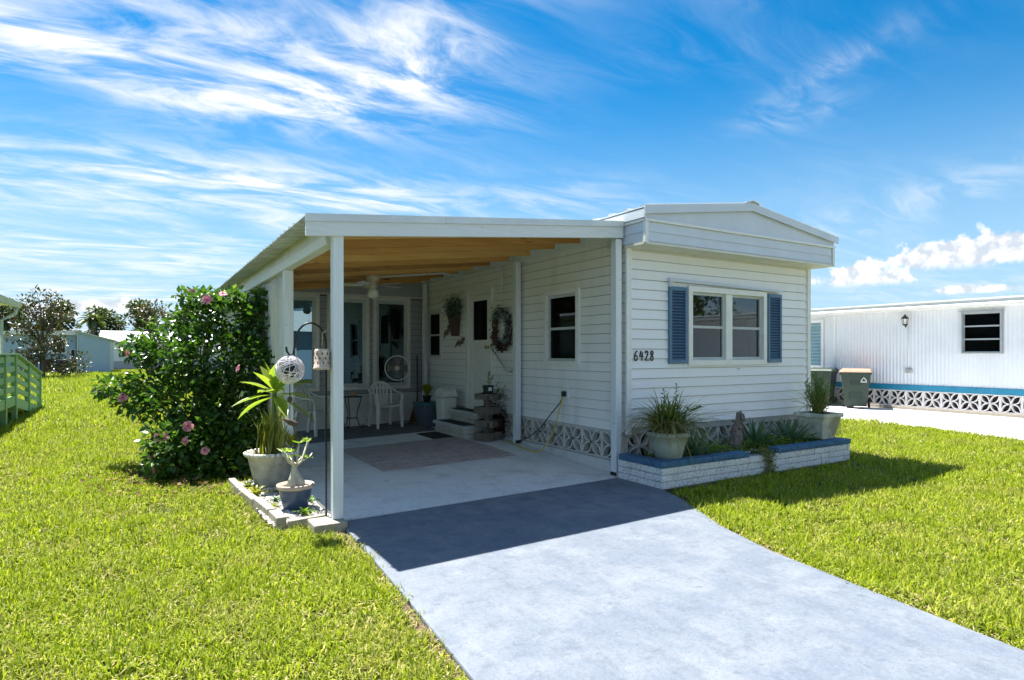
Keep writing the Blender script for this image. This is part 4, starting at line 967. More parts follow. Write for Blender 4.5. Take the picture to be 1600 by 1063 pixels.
lab = ['broad dark tree behind the blue house at the far left', 'low rounded tree on the skyline left of the blue shed', 'tree on the skyline directly above the blue shed roof', 'tree on the skyline right above the shed eave', 'bushy tree behind the white cottage', 'wide tree behind the hibiscus and white cottage', 'tall tree on the skyline behind the magnolia']
for i, (x, y, w_, hh) in enumerate(FT): tree('skyline_tree', lab[i], 'tree', (x, y, -.03), hh * .6, lobes_for(w_, hh, 22, .3, 20 + i), M['fartree'], 110, .5, 'trees on the skyline', tr=.25)
pt = thing('palm_tree', 'small palm with a round crown on the skyline above the shed', 'palm', (-9.9, 78, -.03))
MB().tube([(0, 0, 0), (.1, 0, 3), (0, .1, 5.2)], [.2, .16, .14], 8).build('trunk', M['bark'], pt)
for k in range(26):
    a = k * 2.4; el = R(-25 + 95 * ((k * 7) % 26) / 26); strap_leaf('frond', M['fartree'], pt, arch((0, .1, 5.2), a, 1.7, el, .45, 5), [.1, .35, .45, .4, .25, .03], rng.random(), .5)
tree('street_tree', 'leafy tree across the street mirrored in the sunroom glass', 'tree', (-6.0, -15.2, -.03), 3.2, lobes_for(6, 6.6, 26, .40, 41), M['fartree'], 300, .2, tr=.2)

# ------------------------------------------------------------------ brick planter under the front window
pl = thing('brick_planter', 'low white brick planter with blue caps under the shuttered front window', 'planter', (-.2, -.79, 0))
PW, PD = 3.62, .65           # runs +x, and back to the house
core = MB().box(.03, .03, -.04, PW - .03, .13, .228).box(.03, .13, -.04, .13, PD + .10, .228).box(PW - .13, .13, -.04, PW - .03, PD + .10, .228).build('core', M['mortar'], pl)
for cz in range(3):
    z0 = -.005 + cz * .078; x = 0 - (.21 if cz % 2 else 0.)
    while x < PW:
        L = random.choice((.41, .41, .30, .46)); x0, x1 = max(0, x), min(PW, x + L)
        if x1 - x0 > .05:
            j = random.uniform(-.004, .006)
            MB().box(x0 + .003, -.004 + j, z0 + .003, x1 - .003, .029, z0 + .075).build('brick', M['brick'], pl, bev=.006)
        x += L
    for xs, xe in ((.0, .029), (PW - .029, PW)):
        y = .031 - (.15 if cz % 2 else 0)
        while y < PD + .08:
            y0, y1 = max(.031, y), min(PD + .08, y + .38)
            if y1 - y0 > .05: MB().box(xs + random.uniform(-.004, .002), y0 + .003, z0 + .003, xe, y1 - .003, z0 + .075).build('brick', M['brick'], pl, bev=.006)
            y += .38
def cap(x0, x1, y0, y1): MB().box(x0, y0, .231, x1, y1, .296 + random.uniform(-.003, .003)).build('cap_brick', M['cap'], pl, bev=.012)
for x0, x1 in ((-.015, .40), (.405, .80), (.805, 1.16), (1.165, 1.46), (2.03, 2.42), (2.425, 2.83), (2.835, 3.24), (3.245, 3.635)): cap(x0, x1, -.015, .15)
for y0, y1 in ((.153, .42), (.424, .70)): cap(-.015, .15, y0, y1); cap(PW - .15, PW + .015, y0, y1)
MB().box(.13, .13, .0, PW - .13, PD + .12, .235).build('soil', M['soil'], pl)
def pot_profile(r0, r1, hgt, lip=.02, lh=.05): return [(.001, 0), (r0, 0), (r0 + (r1 - r0) * .5, hgt * .5), (r1 - .004, hgt - lh), (r1 + lip, hgt - lh), (r1 + lip, hgt), (r1 - .012, hgt), (r1 - .02, hgt - .05), (.001, hgt - .05)]
def grassy(parent, base, n, Lr, mat, dro=(.5, 1.1), w_=.010, lift=(35, 85), rlo=0.):
    P = []; V = []; F = []; rr = []
    for k in range(n):
        az = rng.uniform(0, 6.28); L = rng.uniform(*Lr); pts = arch((base[0] + rng.normal(0, .05), base[1] + rng.normal(0, .05), base[2]), az, L, R(rng.uniform(*lift)), rng.uniform(*dro), 6)
        v, f = strap(pts, [w_ * q for q in (.8, 1, 1, .9, .7, .5, .1)], .3); o = len(V); V += v; F += [tuple(o + i for i in x) for x in f]; rr += [min(1, max(0, rng.beta(1.6, 1.6) + rlo))] * len(v)
    o = mesh_obj('grassy_foliage', V, F, mat, parent, True, attrs={'rnd': rr}); o['kind'] = 'stuff'; return o
def sprig(parent, base, tip, n, mat, L=.05):
    a, b = Vector(base), Vector(tip); s = np.linspace(.15, 1, n); P = np.array([a.lerp(b, x) for x in s]); az = np.arange(n) * 2.4
    Dr = np.stack([np.cos(az), np.sin(az), np.full(n, .7)], 1); o = leaf_cloud('leafy_shoot', mat, parent, P, Dr, L, L * .45, rng.random(n), .3); MB().tube([a, b], .004, 4).build('stem', M['stem'], o); return o
p1 = thing('round_planter_pot', 'round grey-green plastic pot overflowing with a straggly spider plant', 'potted plant', (.11, -.58, .297))
MB().lathe(pot_profile(.155, .225, .30), 32).build('pot', M['potgrey'], p1, smooth=True, bev=0); MB().lathe([(.001, .262), (.21, .258)], 24).build('soil', M['soil'], p1)
grassy(p1, (0, 0, .26), 300, (.60, 1.05), M['spider'], (.35, .75), .015, (36, 84)); grassy(p1, (-.05, 0, .26), 170, (.6, 1.0), M['spider'], (.7, 1.05), .013, (40, 70), .35)
for a, b in (((-.02, .02, .26), (-.05, .02, .78)), ((.1, .03, .26), (.17, .03, .83)), ((-.1, 0, .26), (-.15, 0, .60)), ((.05, -.03, .26), (.10, -.05, .58)), ((.14, 0, .26), (.30, -.02, .55)), ((.3, -.02, .5), (.48, -.05, .56)), ((-.08, -.06, .26), (-.10, -.1, .50))): sprig(p1, a, b, 26, M['fern'])
p2 = thing('square_planter_pot', 'mossy square concrete pot with tangled leggy plants at planter end', 'potted plant', (3.14, -.50, .297))
MB().hexa([(-.15, -.15, 0), (.15, -.15, 0), (.15, .15, 0), (-.15, .15, 0), (-.21, -.21, .31), (.21, -.21, .31), (.21, .21, .31), (-.21, .21, .31)]).build('pot', M['potstone'], p2, bev=.01)
MB().box(-.235, -.235, .305, .235, -.19, .36).box(-.235, .19, .305, .235, .235, .36).box(-.235, -.19, .305, -.19, .19, .36).box(.19, -.19, .305, .235, .19, .36).build('rim', M['potstone'], p2, bev=.008); MB().box(-.19, -.19, .311, .19, .19, .335).build('soil', M['soil'], p2)
grassy(p2, (0, 0, .33), 110, (.5, .95), M['spider'], (.25, .6), .009, (50, 86)); 
for k in range(16):
    a = rng.uniform(0, 6.28); q = rng.uniform(.05, .22); sprig(p2, (rng.normal(0, .06), rng.normal(0, .06), .33), (q * math.cos(a), q * math.sin(a), rng.uniform(.6, .95)), 22, M['fern'], .06)
m = MB()
for k in range(14):
    a = rng.uniform(0, 6.28); pts = arch((0, 0, .33), a, rng.uniform(.5, .85), R(rng.uniform(45, 80)), rng.uniform(.3, 1.0), 6); m.tube(pts, .0035, 4)
for k in range(7): m.tube([(-.02 + .03*k, -.20, .36), (-.03 + .03*k, -.245, .3), (-.02 + .03*k, -.22, .05)], .005, 4)
m.build('wiry_stems', M['straw'], p2)
def agave(label, loc, n, L, rzz):
    t = thing('agave', label, 'agave', loc, rzz, 'agaves in the brick planter')
    for k in range(n):
        s = k / n; az = k * 2.4; el = R(18 + 62 * s); l = L * (1 - .25 * s)
        strap_leaf('leaf', M['agave'], t, arch((.02*math.cos(az), .02*math.sin(az), 0), az, l, el, -.06 + .12 * (1 - s), 5), [.05, .062, .06, .046, .026, .003], .3 + .5 * rng.random(), .55)
agave('agave with wide spread leaves just right of the round pot', (.60, -.52, .236), 22, .46, .3)
agave('upright agave beside the driftwood stump', (1.90, -.40, .236), 26, .52, 1.0)
agave('agave next to the square concrete pot', (2.62, -.40, .236), 24, .48, 2.0)
ds = thing('driftwood_stump', 'split weathered driftwood stump standing in the brick planter', 'driftwood', (1.45, -.45, .23))
for o_, tp, r0 in (((-.06, 0, -.02), (.06, .02, .50), .055), ((-.01, -.02, -.02), (.10, .0, .53), .05), ((.04, .02, -.02), (.16, .03, .46), .045), ((.0, .03, -.02), (.03, .05, .40), .04), ((.24, .05, -.02), (.15, .05, .34), .035)):
    a, b = Vector(o_), Vector(tp); m = MB(); nn = 16
    m.tube([a.lerp(b, s) + Vector(rng.normal(0, .010, 3)) for s in np.linspace(0, 1, nn)], [r0 * (1.1 - .8 * (i / nn) ** 1.4) * rng.uniform(.75, 1.2) if i < nn - 1 else .006 for i in range(nn)], 9)
    for i, v in enumerate(m.V): k = (i % 9); m.V[i] = tuple(Vector(v) + Vector(((.010 if k % 2 else -.010) * math.cos(k * .7), (.010 if k % 2 else -.010) * math.sin(k * .7), rng.normal(0, .006))))
    m.build('split_trunk', M['drift'], ds)
n = 3600; gx = rng.uniform(-.02, 3.25, n); gy = rng.uniform(-.66, -.10, n); keep = (gx > .75) | (rng.random(n) < .3); gx, gy = gx[keep], gy[keep]
P = np.stack([gx, gy, .235 + rng.random(len(gx)) * .15 * (.4 + .6 * np.sin(gx * 5) ** 2)], 1); Dr = rng.normal(0, 1, P.shape); Dr[:, 2] = abs(Dr[:, 2]) * .7
tag(leaf_cloud('ground_cover', M['cover'], None, P, Dr, rng.uniform(.025, .05, len(P)), .018, rng.random(len(P)), .5), 'low green creeper carpeting the soil of the brick planter', 'ground cover')
P = np.concatenate([np.stack([rng.normal(1.62, .07, 260), rng.uniform(-.83, -.60, 260), rng.uniform(.20, .30, 260)], 1), np.stack([rng.normal(1.60, .06, 260), rng.normal(-.84, .025, 260), rng.uniform(.02, .27, 260)], 1)])
tp = leaf_cloud('trailing_creeper', M['spider'], None, P, rng.normal(0, 1, P.shape) + np.array([0, 0, -.6]), .04, .016, np.clip(rng.random(len(P)) * .6 + .35, 0, 1), .5, kind=None); tag(tp, 'dry trailing creeper spilling over the gap in the blue caps', 'plant')
m = MB()
for k in range(40):
    x, y = rng.uniform(.7, 3.0), rng.uniform(-.64, -.5); s = rng.uniform(.012, .03)
    m.lathe([(.001, -s*.4), (s, 0), (s*.7, s*.5), (.001, s*.6)], 6, (x, y, .242))
tag(m.build('planter_stones', M['trim'], None, smooth=True), 'small white stones and shells scattered along the planter edge', 'stones', kind='stuff')
ah2 = thing('house_across_street', 'low white house across the street mirrored in the front window', 'house', (17, -19, 0))
bx('wall', M['whitehouse'], ah2, -6, -5, 0, 6, 0, 2.7); MB().hexa([(-6.5, -5.5, 2.7), (6.5, -5.5, 2.7), (6.5, .5, 2.7), (-6.5, .5, 2.7), (-6.5, -2.6, 4.2), (6.5, -2.6, 4.2), (6.5, -2.4, 4.2), (-6.5, -2.4, 4.2)]).build('roof', M['siding_grey'], ah2)
for x in (-4.3, -1.0, 2.7): bx('window', M['trim'], ah2, x - .1, .001, .9, x + 1.3, .05, 2.3); bx('pane', M['dark'], ah2, x, .051, 1., x + 1.2, .07, 2.2)
for i, (x, y, s_) in enumerate(((8, -25, 1.), (13.5, -27, 1.15), (20, -26, 1.05), (27, -24, 1.1), (-1, -27, 1.1), (-9, -26, 1.))):
    tree('street_tree', ['spreading tree behind the gap between the two mirrored houses', 'tall tree behind the mirrored low white house, left of its ridge', 'tree behind the mirrored low white house, right of its ridge', 'tree at the far end of the mirrored low white house', 'tall tree behind the mirrored pale blue house', 'tree at the far end of the mirrored pale blue house'][i], 'tree', (x, y, -.03), 3.6 * s_, lobes_for(7.5 * s_, 8.5 * s_, 20, .25, 60 + i), M['fartree'], 150, .35, 'trees across the street', tr=.2)

# ------------------------------------------------------------------ things under the carport
def sheet(name, x0, x1, y0, y1, th, mat, n=8, lift=.003):
    V = []; F = []
    for k in (0, 1):
        for j in range(n + 1):
            for i in range(n + 1):
                x = x0 + (x1 - x0) * i / n; y = y0 + (y1 - y0) * j / n; V.append((x, y, fl(x, y) + lift + k * th))
    o = (n + 1) ** 2; q = n + 1
    for j in range(n):
        for i in range(n):
            a = j * q + i; F += [(a + q, a + q + 1, a + 1, a), (o + a, o + a + 1, o + a + q + 1, o + a + q)]
    ring = [(i, i + 1) for i in range(n)] + [(j*q + n, (j+1)*q + n) for j in range(n)] + [(n*q + i + 1, n*q + i) for i in range(n)] + [((j+1)*q, j*q) for j in range(n)]
    F += [(a, b, o + b, o + a) for a, b in ring]
    return mesh_obj(name, V, F, mat)
tag(sheet('area_rug', -2.55, -.62, 1.60, 3.55, .006, M['rug']), 'faded beige woven rug in the middle of the carport floor', 'rug')
tag(sheet('area_rug', -3.25, -.45, 4.50, 6.10, .005, M['darkrug']), 'dark grey patterned rug under the white plastic chairs', 'rug')
tag(sheet('doormat', -1.0, -.64, 3.55, 4.30, .012, M['rubber'], 3), 'black rubber doormat lying at the foot of the steps', 'doormat')

st = thing('entry_steps', 'two cream stone steps with blue-grey treads below the white door', 'steps', (-.062, 3.78, fl(-.3, 3.78)))
def course_blocks(x0, x1, y0, y1, z0, z1, n):
    for i in range(2):
        za, zb = z0 + (z1 - z0) * i / 2, z0 + (z1 - z0) * (i + 1) / 2; off = .12 * (i % 2); y = y0 - off
        while y < y1:
            a, b = max(y, y0), min(y + .26, y1)
            if b - a > .03: MB().box(x0, a + .003, za + .003, x1, b - .003, zb - .003).build('stone_block', M['stepstone'], st, bev=.005)
            y += .26
course_blocks(-.56, -.02, -.58, .58, -.01, .15, 3); course_blocks(-.27, -.02, -.52, .52, .205, .345, 3)
MB().box(-.60, -.61, .15, -.0, .61, .205).build('tread', M['tread'], st, bev=.01); MB().box(-.31, -.55, .345, -.0, .55, .40).build('tread', M['tread'], st, bev=.01)
MB().box(-.56, -.5, .206, -.32, .5, .213).build('tread_mat', M['rubber'], st); MB().box(-.28, -.5, .401, -.05, .5, .408).build('tread_mat', M['rubber'], st)

def chair(label, loc, rz):
    t = thing('plastic_chair', label, 'chair', loc, rz, 'white plastic chairs on the dark rug')
    # faces -y; seat
    V = []; F = []; n = 8
    for k in (0, 1):
        for j in range(n + 1):
            for i in range(n + 1):
                u, v = i / n * 2 - 1, j / n; w = .215 + .03 * (1 - v) - .02 * abs(v - .5); V.append((u * w, -.22 + .42 * v, .42 + .02 * u * u - .035 * v * (1 - .4 * v) - .012 * (1 - k) - (.02 * (1 - v * 6) ** 2 if v < 1/6 else 0)))
    o = (n + 1) ** 2; q = n + 1
    for j in range(n):
        for i in range(n): a = j*q + i; F += [(a + q, a + q + 1, a + 1, a), (o + a, o + a + 1, o + a + q + 1, o + a + q)]
    ring = [(i, i + 1) for i in range(n)] + [(j*q + n, (j+1)*q + n) for j in range(n)] + [(n*q + i + 1, n*q + i) for i in range(n)] + [((j+1)*q, j*q) for j in range(n)]
    F += [(a, b, o + b, o + a) for a, b in ring]
    mesh_obj('seat', V, F, M['plastic'], t, True)
    for sx in (-1, 1):
        MB().hexa([(sx*.245-.02, -.25, 0), (sx*.245+.02, -.25, 0), (sx*.245+.02, -.205, 0), (sx*.245-.02, -.205, 0), (sx*.232-.028, -.235, .44), (sx*.232+.028, -.235, .44), (sx*.232+.028, -.18, .44), (sx*.232-.028, -.18, .44)]).build('leg', M['plastic'], t, bev=.006)
        MB().hexa([(sx*.22-.02, .24, 0), (sx*.22+.02, .24, 0), (sx*.22+.02, .285, 0), (sx*.22-.02, .285, 0), (sx*.20-.025, .16, .42), (sx*.20+.025, .16, .42), (sx*.20+.025, .21, .42), (sx*.20-.025, .21, .42)]).build('leg', M['plastic'], t, bev=.006)
        pts = [(sx*.235, -.205, .44), (sx*.25, -.215, .56), (sx*.262, -.19, .635), (sx*.268, -.10, .655), (sx*.268, .05, .66), (sx*.258, .16, .69), (sx*.235, .225, .74)]
        m = MB()
        for a, b in zip(pts, pts[1:]): m.beam(a, b, .048, .022, (0, 0, 1) if abs(b[2]-a[2]) < abs(b[1]-a[1]) + .02 else (0, 1, 0))
        m.build('armrest', M['plastic'], t, bev=.005)
    m = MB(); pts = [(.215 * math.cos(R(a)) * (1.0), .215 + .06 * math.sin(R(a)), .66 + .19 * math.sin(R(a))) for a in range(0, 181, 15)]
    pts = [(.205, .19, .44)] + pts + [(-.205, .19, .44)]
    m.tube(pts, .021, 6)
    m.build('back_frame', M['plastic'], t, smooth=True)
    for k in range(5):
        x = (k - 2) * .062; top = .66 + .18 * math.sqrt(max(0, 1 - (x * 1.25 / .215) ** 2)); yt = .215 + .055 * math.sqrt(max(0, 1 - (x / .215) ** 2))
        MB().hexa([(x*.8-.018, .185, .40), (x*.8+.018, .185, .40), (x*.8+.018, .195, .40), (x*.8-.018, .195, .40), (x*1.25-.02, yt - .005, top), (x*1.25+.02, yt - .005, top), (x*1.25+.02, yt + .005, top), (x*1.25-.02, yt + .005, top)]).build('back_slat', M['plastic'], t)
chair('white plastic armchair facing out beside the pedestal fan', (-1.13, 5.55, fl(-1.13, 5.6) + .009), R(4))
chair('white plastic armchair at left, partly behind the wire ball', (-2.50, 5.45, fl(-2.5, 5.5) + .009), R(42))

tb = thing('side_table', 'small round wrought-iron side table with scrolled feet', 'table', (-1.72, 5.75, fl(-1.72, 5.75) + .009))
MB().lathe([(.001, .60), (.20, .60), (.205, .607), (.20, .615), (.001, .615)], 28).build('table_top', M['black'], tb, smooth=False)
for k in range(3):
    a = R(90 + 120 * k + 25); c, s = math.cos(a), math.sin(a)
    pr = [(.17, .60), (.18, .55), (.15, .45), (.11, .33), (.10, .22), (.13, .10), (.17, .035), (.205, .012), (.235, .025), (.243, .06), (.222, .083), (.198, .07), (.20, .05)]
    MB().tube([(r * c, r * s, z) for r, z in pr], .009, 6).build('leg', M['black'], tb, smooth=True)
MB().tube([(.105 * math.cos(a), .105 * math.sin(a), .20) for a in np.linspace(0, 2 * math.pi, 20)], .006, 5).build('ring', M['black'], tb, smooth=True)
sd = thing('shell_ornament', 'brown shell ornament sitting on the wrought-iron table', 'ornament', (-1.70, 5.72, fl(-1.72, 5.75) + .625))
MB().lathe([(.001, 0), (.06, .005), (.085, .03), (.07, .05), (.001, .06)], 12, (0, 0, 0), 1, .7).build('shell', M['shell'], sd, smooth=True); MB().lathe([(.001, .05), (.03, .055), (.012, .085), (.001, .09)], 8, (.03, 0, 0)).build('shell_spire', M['shell'], sd, smooth=True)

pf = thing('pedestal_fan', 'round-headed pedestal fan standing behind the white armchair', 'fan', (-.66, 5.93, fl(-.66, 5.95) + .009))
MB().lathe([(.001, 0), (.20, 0), (.20, .015), (.17, .03), (.03, .045), (.001, .045)], 28).build('base', M['fanmesh'], pf, smooth=True); MB().tube([(0, 0, .04), (0, 0, .55)], .016, 8).tube([(0, 0, .5), (0, 0, 1.02)], .011, 8).lathe([(.02, .5), (.025, .52), (.02, .56)], 10).build('pole', M['alum'], pf, smooth=True)
hd = MB().lathe([(.001, -.09), (.06, -.09), (.075, -.05), (.075, .0), (.05, .03), (.001, .03)], 16).build('motor_housing', M['fanmesh'], pf, smooth=True, loc=(-.12, -.10, 1.10), rot=(R(90), 0, R(-25)))
m = MB()
for k in range(44):
    a = 2 * math.pi * k / 44; m.tube([(.05*math.cos(a), .05*math.sin(a), .10), (.17*math.cos(a), .17*math.sin(a), .085), (.235*math.cos(a), .235*math.sin(a), .04), (.17*math.cos(a), .17*math.sin(a), -.02), (.07*math.cos(a), .07*math.sin(a), -.03)], .0028, 3)
for r, z in ((.10, .098), (.15, .09), (.2, .068)): m.tube([(r*math.cos(a), r*math.sin(a), z) for a in np.linspace(0, 2*math.pi, 30)], .0025, 3)
m.build('grille', M['fanmesh'], hd); MB().tube([(.24*math.cos(a), .24*math.sin(a), .04) for a in np.linspace(0, 2*math.pi, 40)], .012, 6).build('grille_ring', M['plastic'], hd, smooth=True)
MB().lathe([(.001, .115), (.045, .11), (.045, .10)], 16).build('grille_badge', M['cream'], hd)
for k in range(4):
    a = k * math.pi / 2; d = Vector((math.cos(a), math.sin(a), 0)); s = Vector((-math.sin(a), math.cos(a), 0))
    MB().hexa([d*.03 - s*.02 + Vector((0, 0, .03)), d*.20 - s*.08 + Vector((0, 0, .02)), d*.20 + s*.07 + Vector((0, 0, .06)), d*.03 + s*.02 + Vector((0, 0, .05)), d*.03 - s*.02 + Vector((0, 0, .033)), d*.20 - s*.08 + Vector((0, 0, .023)), d*.20 + s*.07 + Vector((0, 0, .063)), d*.03 + s*.02 + Vector((0, 0, .053))]).build('blade', M['fanmesh'], hd)

br = thing('broom', 'rust-coloured bristle broom with black handle in the back corner', 'broom', (-.30, 5.98, fl(-.3, 5.98)))
V = []; F = []
MB().hexa([(-.17, -.05, .0), (.14, -.05, .0), (.14, .05, .0), (-.17, .05, .0), (-.05, -.03, .40), (.05, -.03, .40), (.05, .03, .40), (-.05, .03, .40)]).build('bristles', M['broom'], br, bev=.015)
MB().tube([(0, 0, .38), (.02, .06, 1.35)], .014, 8).build('handle', M['black'], br, smooth=True)
tt = thing('storage_tote', 'blue-grey storage tote with a teal lid beside the back wall', 'storage tote', (-.36, 5.25, fl(-.36, 5.25)))
MB().hexa([(-.17, -.25, 0), (.17, -.25, 0), (.17, .25, 0), (-.17, .25, 0), (-.21, -.29, .40), (.21, -.29, .40), (.21, .29, .40), (-.21, .29, .40)]).build('body', M['tote'], tt, bev=.015); MB().box(-.225, -.305, .40, .225, .305, .445).build('lid', M['totelid'], tt, bev=.012)
for s in (-1, 1): MB().box(-.06, s*.285-.015, .33, .06, s*.285+.015, .37).build('handle', M['tote'], tt, bev=.006)
yp = thing('yellow_green_plant', 'yellow-green broad-leaved potted plant standing on the storage tote', 'potted plant', (-.33, 5.42, fl(-.36, 5.25) + .445))
MB().lathe(pot_profile(.06, .085, .12, .008, .02), 18).build('pot', M['darkplastic'], yp, smooth=True); MB().lathe([(.001, .1), (.075, .1)], 14).build('soil', M['soil'], yp)
for k in range(11): strap_leaf('leaf', M['croton'], yp, arch((0, 0, .09), k * 2.4, .42, R(62 + 2.4 * k), .35, 5), [.01, .06, .09, .08, .05, .005], .3 + .04 * k, .3)
tr = thing('swing_lid_bin', 'white swing-lid trash bin next to the stone steps', 'trash bin', (-.30, 4.60, fl(-.3, 4.6)))
def rbox(m, x0, y0, z0, x1, y1, z1, s0, s1): return m.hexa([(x0*s0, y0*s0, z0), (x1*s0, y0*s0, z0), (x1*s0, y1*s0, z0), (x0*s0, y1*s0, z0), (x0*s1, y0*s1, z1), (x1*s1, y0*s1, z1), (x1*s1, y1*s1, z1), (x0*s1, y1*s1, z1)])
rbox(MB(), -.15, -.17, 0, .15, .17, .58, .85, 1.).build('body', M['plastic'], tr, bev=.035); rbox(MB(), -.15, -.17, .585, .15, .17, .64, 1.06, 1.06).build('rim', M['plastic'], tr, bev=.015)
V = []; F = []
for i in range(9):
    a = math.pi * i / 8; V += [(-.14, -.16 * math.cos(a), .64 + .11 * math.sin(a)), (.14, -.16 * math.cos(a), .64 + .11 * math.sin(a))]
for i in range(8): F.append((2*i, 2*i+1, 2*i+3, 2*i+2))
F += [tuple(range(0, 18, 2))[::-1], tuple(range(1, 18, 2))]
mesh_obj('swing_lid', V, F, M['plastic'], tr, bev=.01)

tw = thing('planter_tower', 'weathered wooden plant tower of stacked trays by the steps', 'plant stand', (-.34, 2.92, fl(-.34, 2.92)), R(18))
for i, (z, h_) in enumerate(((.0, .13), (.22, .11), (.43, .11), (.66, .09))):
    for k in range(4):
        Mx = Matrix.Rotation(k * math.pi / 2 + (.0 if i % 2 == 0 else .3), 4, 'Z')
        MB().box(-.155, -.165, z, .165, -.145, z + h_, Mx).build('tray_board', M['greywood'], tw, bev=.004)
    MB().box(-.14, -.14, z + .01, .14, .14, z + h_ - .03).build('soil', M['soil'], tw)
MB().box(-.05, -.05, .01, .05, .05, .70).build('core_post', M['greywood'], tw)
for (x, y, z, n, s, mt) in ((.14, -.13, .30, 130, .09, 'maroon'), (.16, -.02, .48, 150, .09, 'maroon'), (.18, -.08, .22, 110, .08, 'maroon'), (.15, .05, .62, 170, .10, 'fern'), (.20, -.05, .70, 90, .09, 'fern')):
    P = rng.normal(0, s, (n, 3)) * np.array([.8, .8, 1.]) + np.array([x, y, z]); leaf_cloud('trailing_foliage', M[mt], tw, P, rng.normal(0, 1, P.shape) + np.array([0, 0, -.3]), .045, .025, rng.random(n), .4)
bp = thing('small_square_pot', 'little green square pot with a sprig on top of the plant tower', 'potted plant', (-.34, 2.92, fl(-.34, 2.92) + .753))
MB().hexa([(-.055, -.055, -.0), (.055, -.055, -.0), (.055, .055, -.0), (-.055, .055, -.0), (-.07, -.07, .13), (.07, -.07, .13), (.07, .07, .13), (-.07, .07, .13)]).build('pot', M['cart'], bp, bev=.006)
MB().box(-.03, -.066, .04, .03, -.0625, .1).build('plant_tag', M['trim'], bp); sprig(bp, (0, 0, .12), (.02, 0, .34), 14, M['fern'], .05); sprig(bp, (.02, .01, .12), (.07, -.03, .27), 10, M['fern'], .05)

# on the side wall
wr = thing('grapevine_wreath', 'dark vine wreath with pale blue bow flowers on the wall', 'wreath', (-.03, 2.93, 1.88))
m = MB()
for k in range(9):
    ph = rng.uniform(0, 6.28); r0 = .25 + rng.normal(0, .02); m.tube([(-.05 + .03 * math.sin(3*a + ph), (r0 + .025*math.cos(5*a + ph)) * math.cos(a) , (r0 + .03*math.sin(4*a + ph)) * math.sin(a) * 1.12) for a in np.linspace(0, 2*math.pi, 34)], .014, 5)
m.build('vine_ring', M['wicker'], wr)
a = rng.uniform(R(-50), R(140), 420); a = np.pi/2 - (a - np.pi/2); P = np.stack([-.08 + rng.normal(0, .02, 420), np.cos(a) * .26 + rng.normal(0, .045, 420), np.sin(a) * .29 + rng.normal(0, .045, 420)], 1)
leaf_cloud('flowers', M['dried'], wr, P, rng.normal(0, 1, P.shape) + np.array([-1, 0, 0]), .055, .03, rng.random(420), .4)
a = rng.uniform(R(180), R(350), 380); P = np.stack([-.075 + rng.normal(0, .02, 380), np.cos(a) * .25 + rng.normal(0, .04, 380), np.sin(a) * .28 + rng.normal(0, .04, 380)], 1); leaf_cloud('berries', M['maroon'], wr, P, rng.normal(0, 1, P.shape), .05, .03, rng.random(380), .4)
bs = thing('wall_basket', 'tall woven wall basket holding grey-green foliage', 'basket', (-.02, 4.70, 1.82))
MB().hexa([(-.085, -.09, 0), (-.0, -.09, 0), (-.0, .09, 0), (-.085, .09, 0), (-.15, -.16, .42), (-.0, -.16, .42), (-.0, .16, .42), (-.15, .16, .42)]).build('basket', M['wicker'], bs, bev=.01)
P = rng.normal(0, 1, (420, 3)) * np.array([.045, .12, .09]) + np.array([-.10, 0, .52]); leaf_cloud('foliage', M['dried'], bs, P, rng.normal(0, 1, P.shape), .06, .03, rng.random(420) * .75, .4)
P = rng.normal(0, 1, (300, 3)) * np.array([.04, .11, .08]) + np.array([-.10, 0, .52]); leaf_cloud('greenery', M['hib'], bs, P, rng.normal(0, 1, P.shape), .07, .03, rng.random(300), .4)
for nm, y0, z0, y1, z1 in (('steeper wooden lizard plaque beside the small window', 5.27, 1.79, 4.99, 2.03), ('flatter wooden lizard plaque under the wall basket', 4.77, 1.62, 4.36, 1.77)):
    t = thing('lizard_plaque', nm, 'wall decor', (-.022, (y0+y1)/2, (z0+z1)/2), 0, 'lizard plaques on the side wall'); d = Vector((0, y1-y0, z1-z0)); L = d.length; d.normalize(); s = Vector((0, -d.z, d.y))
    MB().tube([d * (L * q) + Vector((-.02, 0, 0)) + s * (.02 * math.sin(q * 9)) for q in np.linspace(-.5, .5, 11)], [.006, .012, .018, .028, .036, .036, .034, .028, .024, .03, .012], 7).build('body', M['greywood'], t)
    for q in (-.12, .2):
        for sg in (-1, 1): MB().tube([d*(L*q) + Vector((-.015, 0, 0)), d*(L*(q+.06)) + s*(sg*.06) + Vector((-.015, 0, 0)), d*(L*(q+.12)) + s*(sg*.075) + Vector((-.012, 0, 0))], [.012, .009, .006], 5).build('leg', M['greywood'], t)
cords = MB().tube([(-.085, 1.21, .91), (-.10, 1.28, .80), (-.11, 1.50, .62), (-.12, 1.72, .42), (-.13, 1.95, .28), (-.14, 2.15, .19), (-.15, 2.30, .125)], .008, 6).build('power_cord', M['brown'], None, smooth=True); tag(cords, 'brown power cord slanting from the outlet to the middle post', 'cord')
pts = [(-.09, 1.22, .90), (-.12, 1.24, .75), (-.14, 1.30, .55), (-.17, 1.36, .36), (-.22, 1.44, .2), (-.28, 1.55, .095), (-.31, 1.75, .093), (-.29, 2.0, .102), (-.24, 2.25, .112), (-.22, 2.5, .118), (-.20, 2.75, .118)]
tag(MB().tube([(x, y, max(z, fl(x, y) + .008)) for x, y, z in pts], .008, 6).build('extension_cord', M['yellow'], None, smooth=True), 'yellow extension cord looping from the outlet onto the carport floor', 'cord')

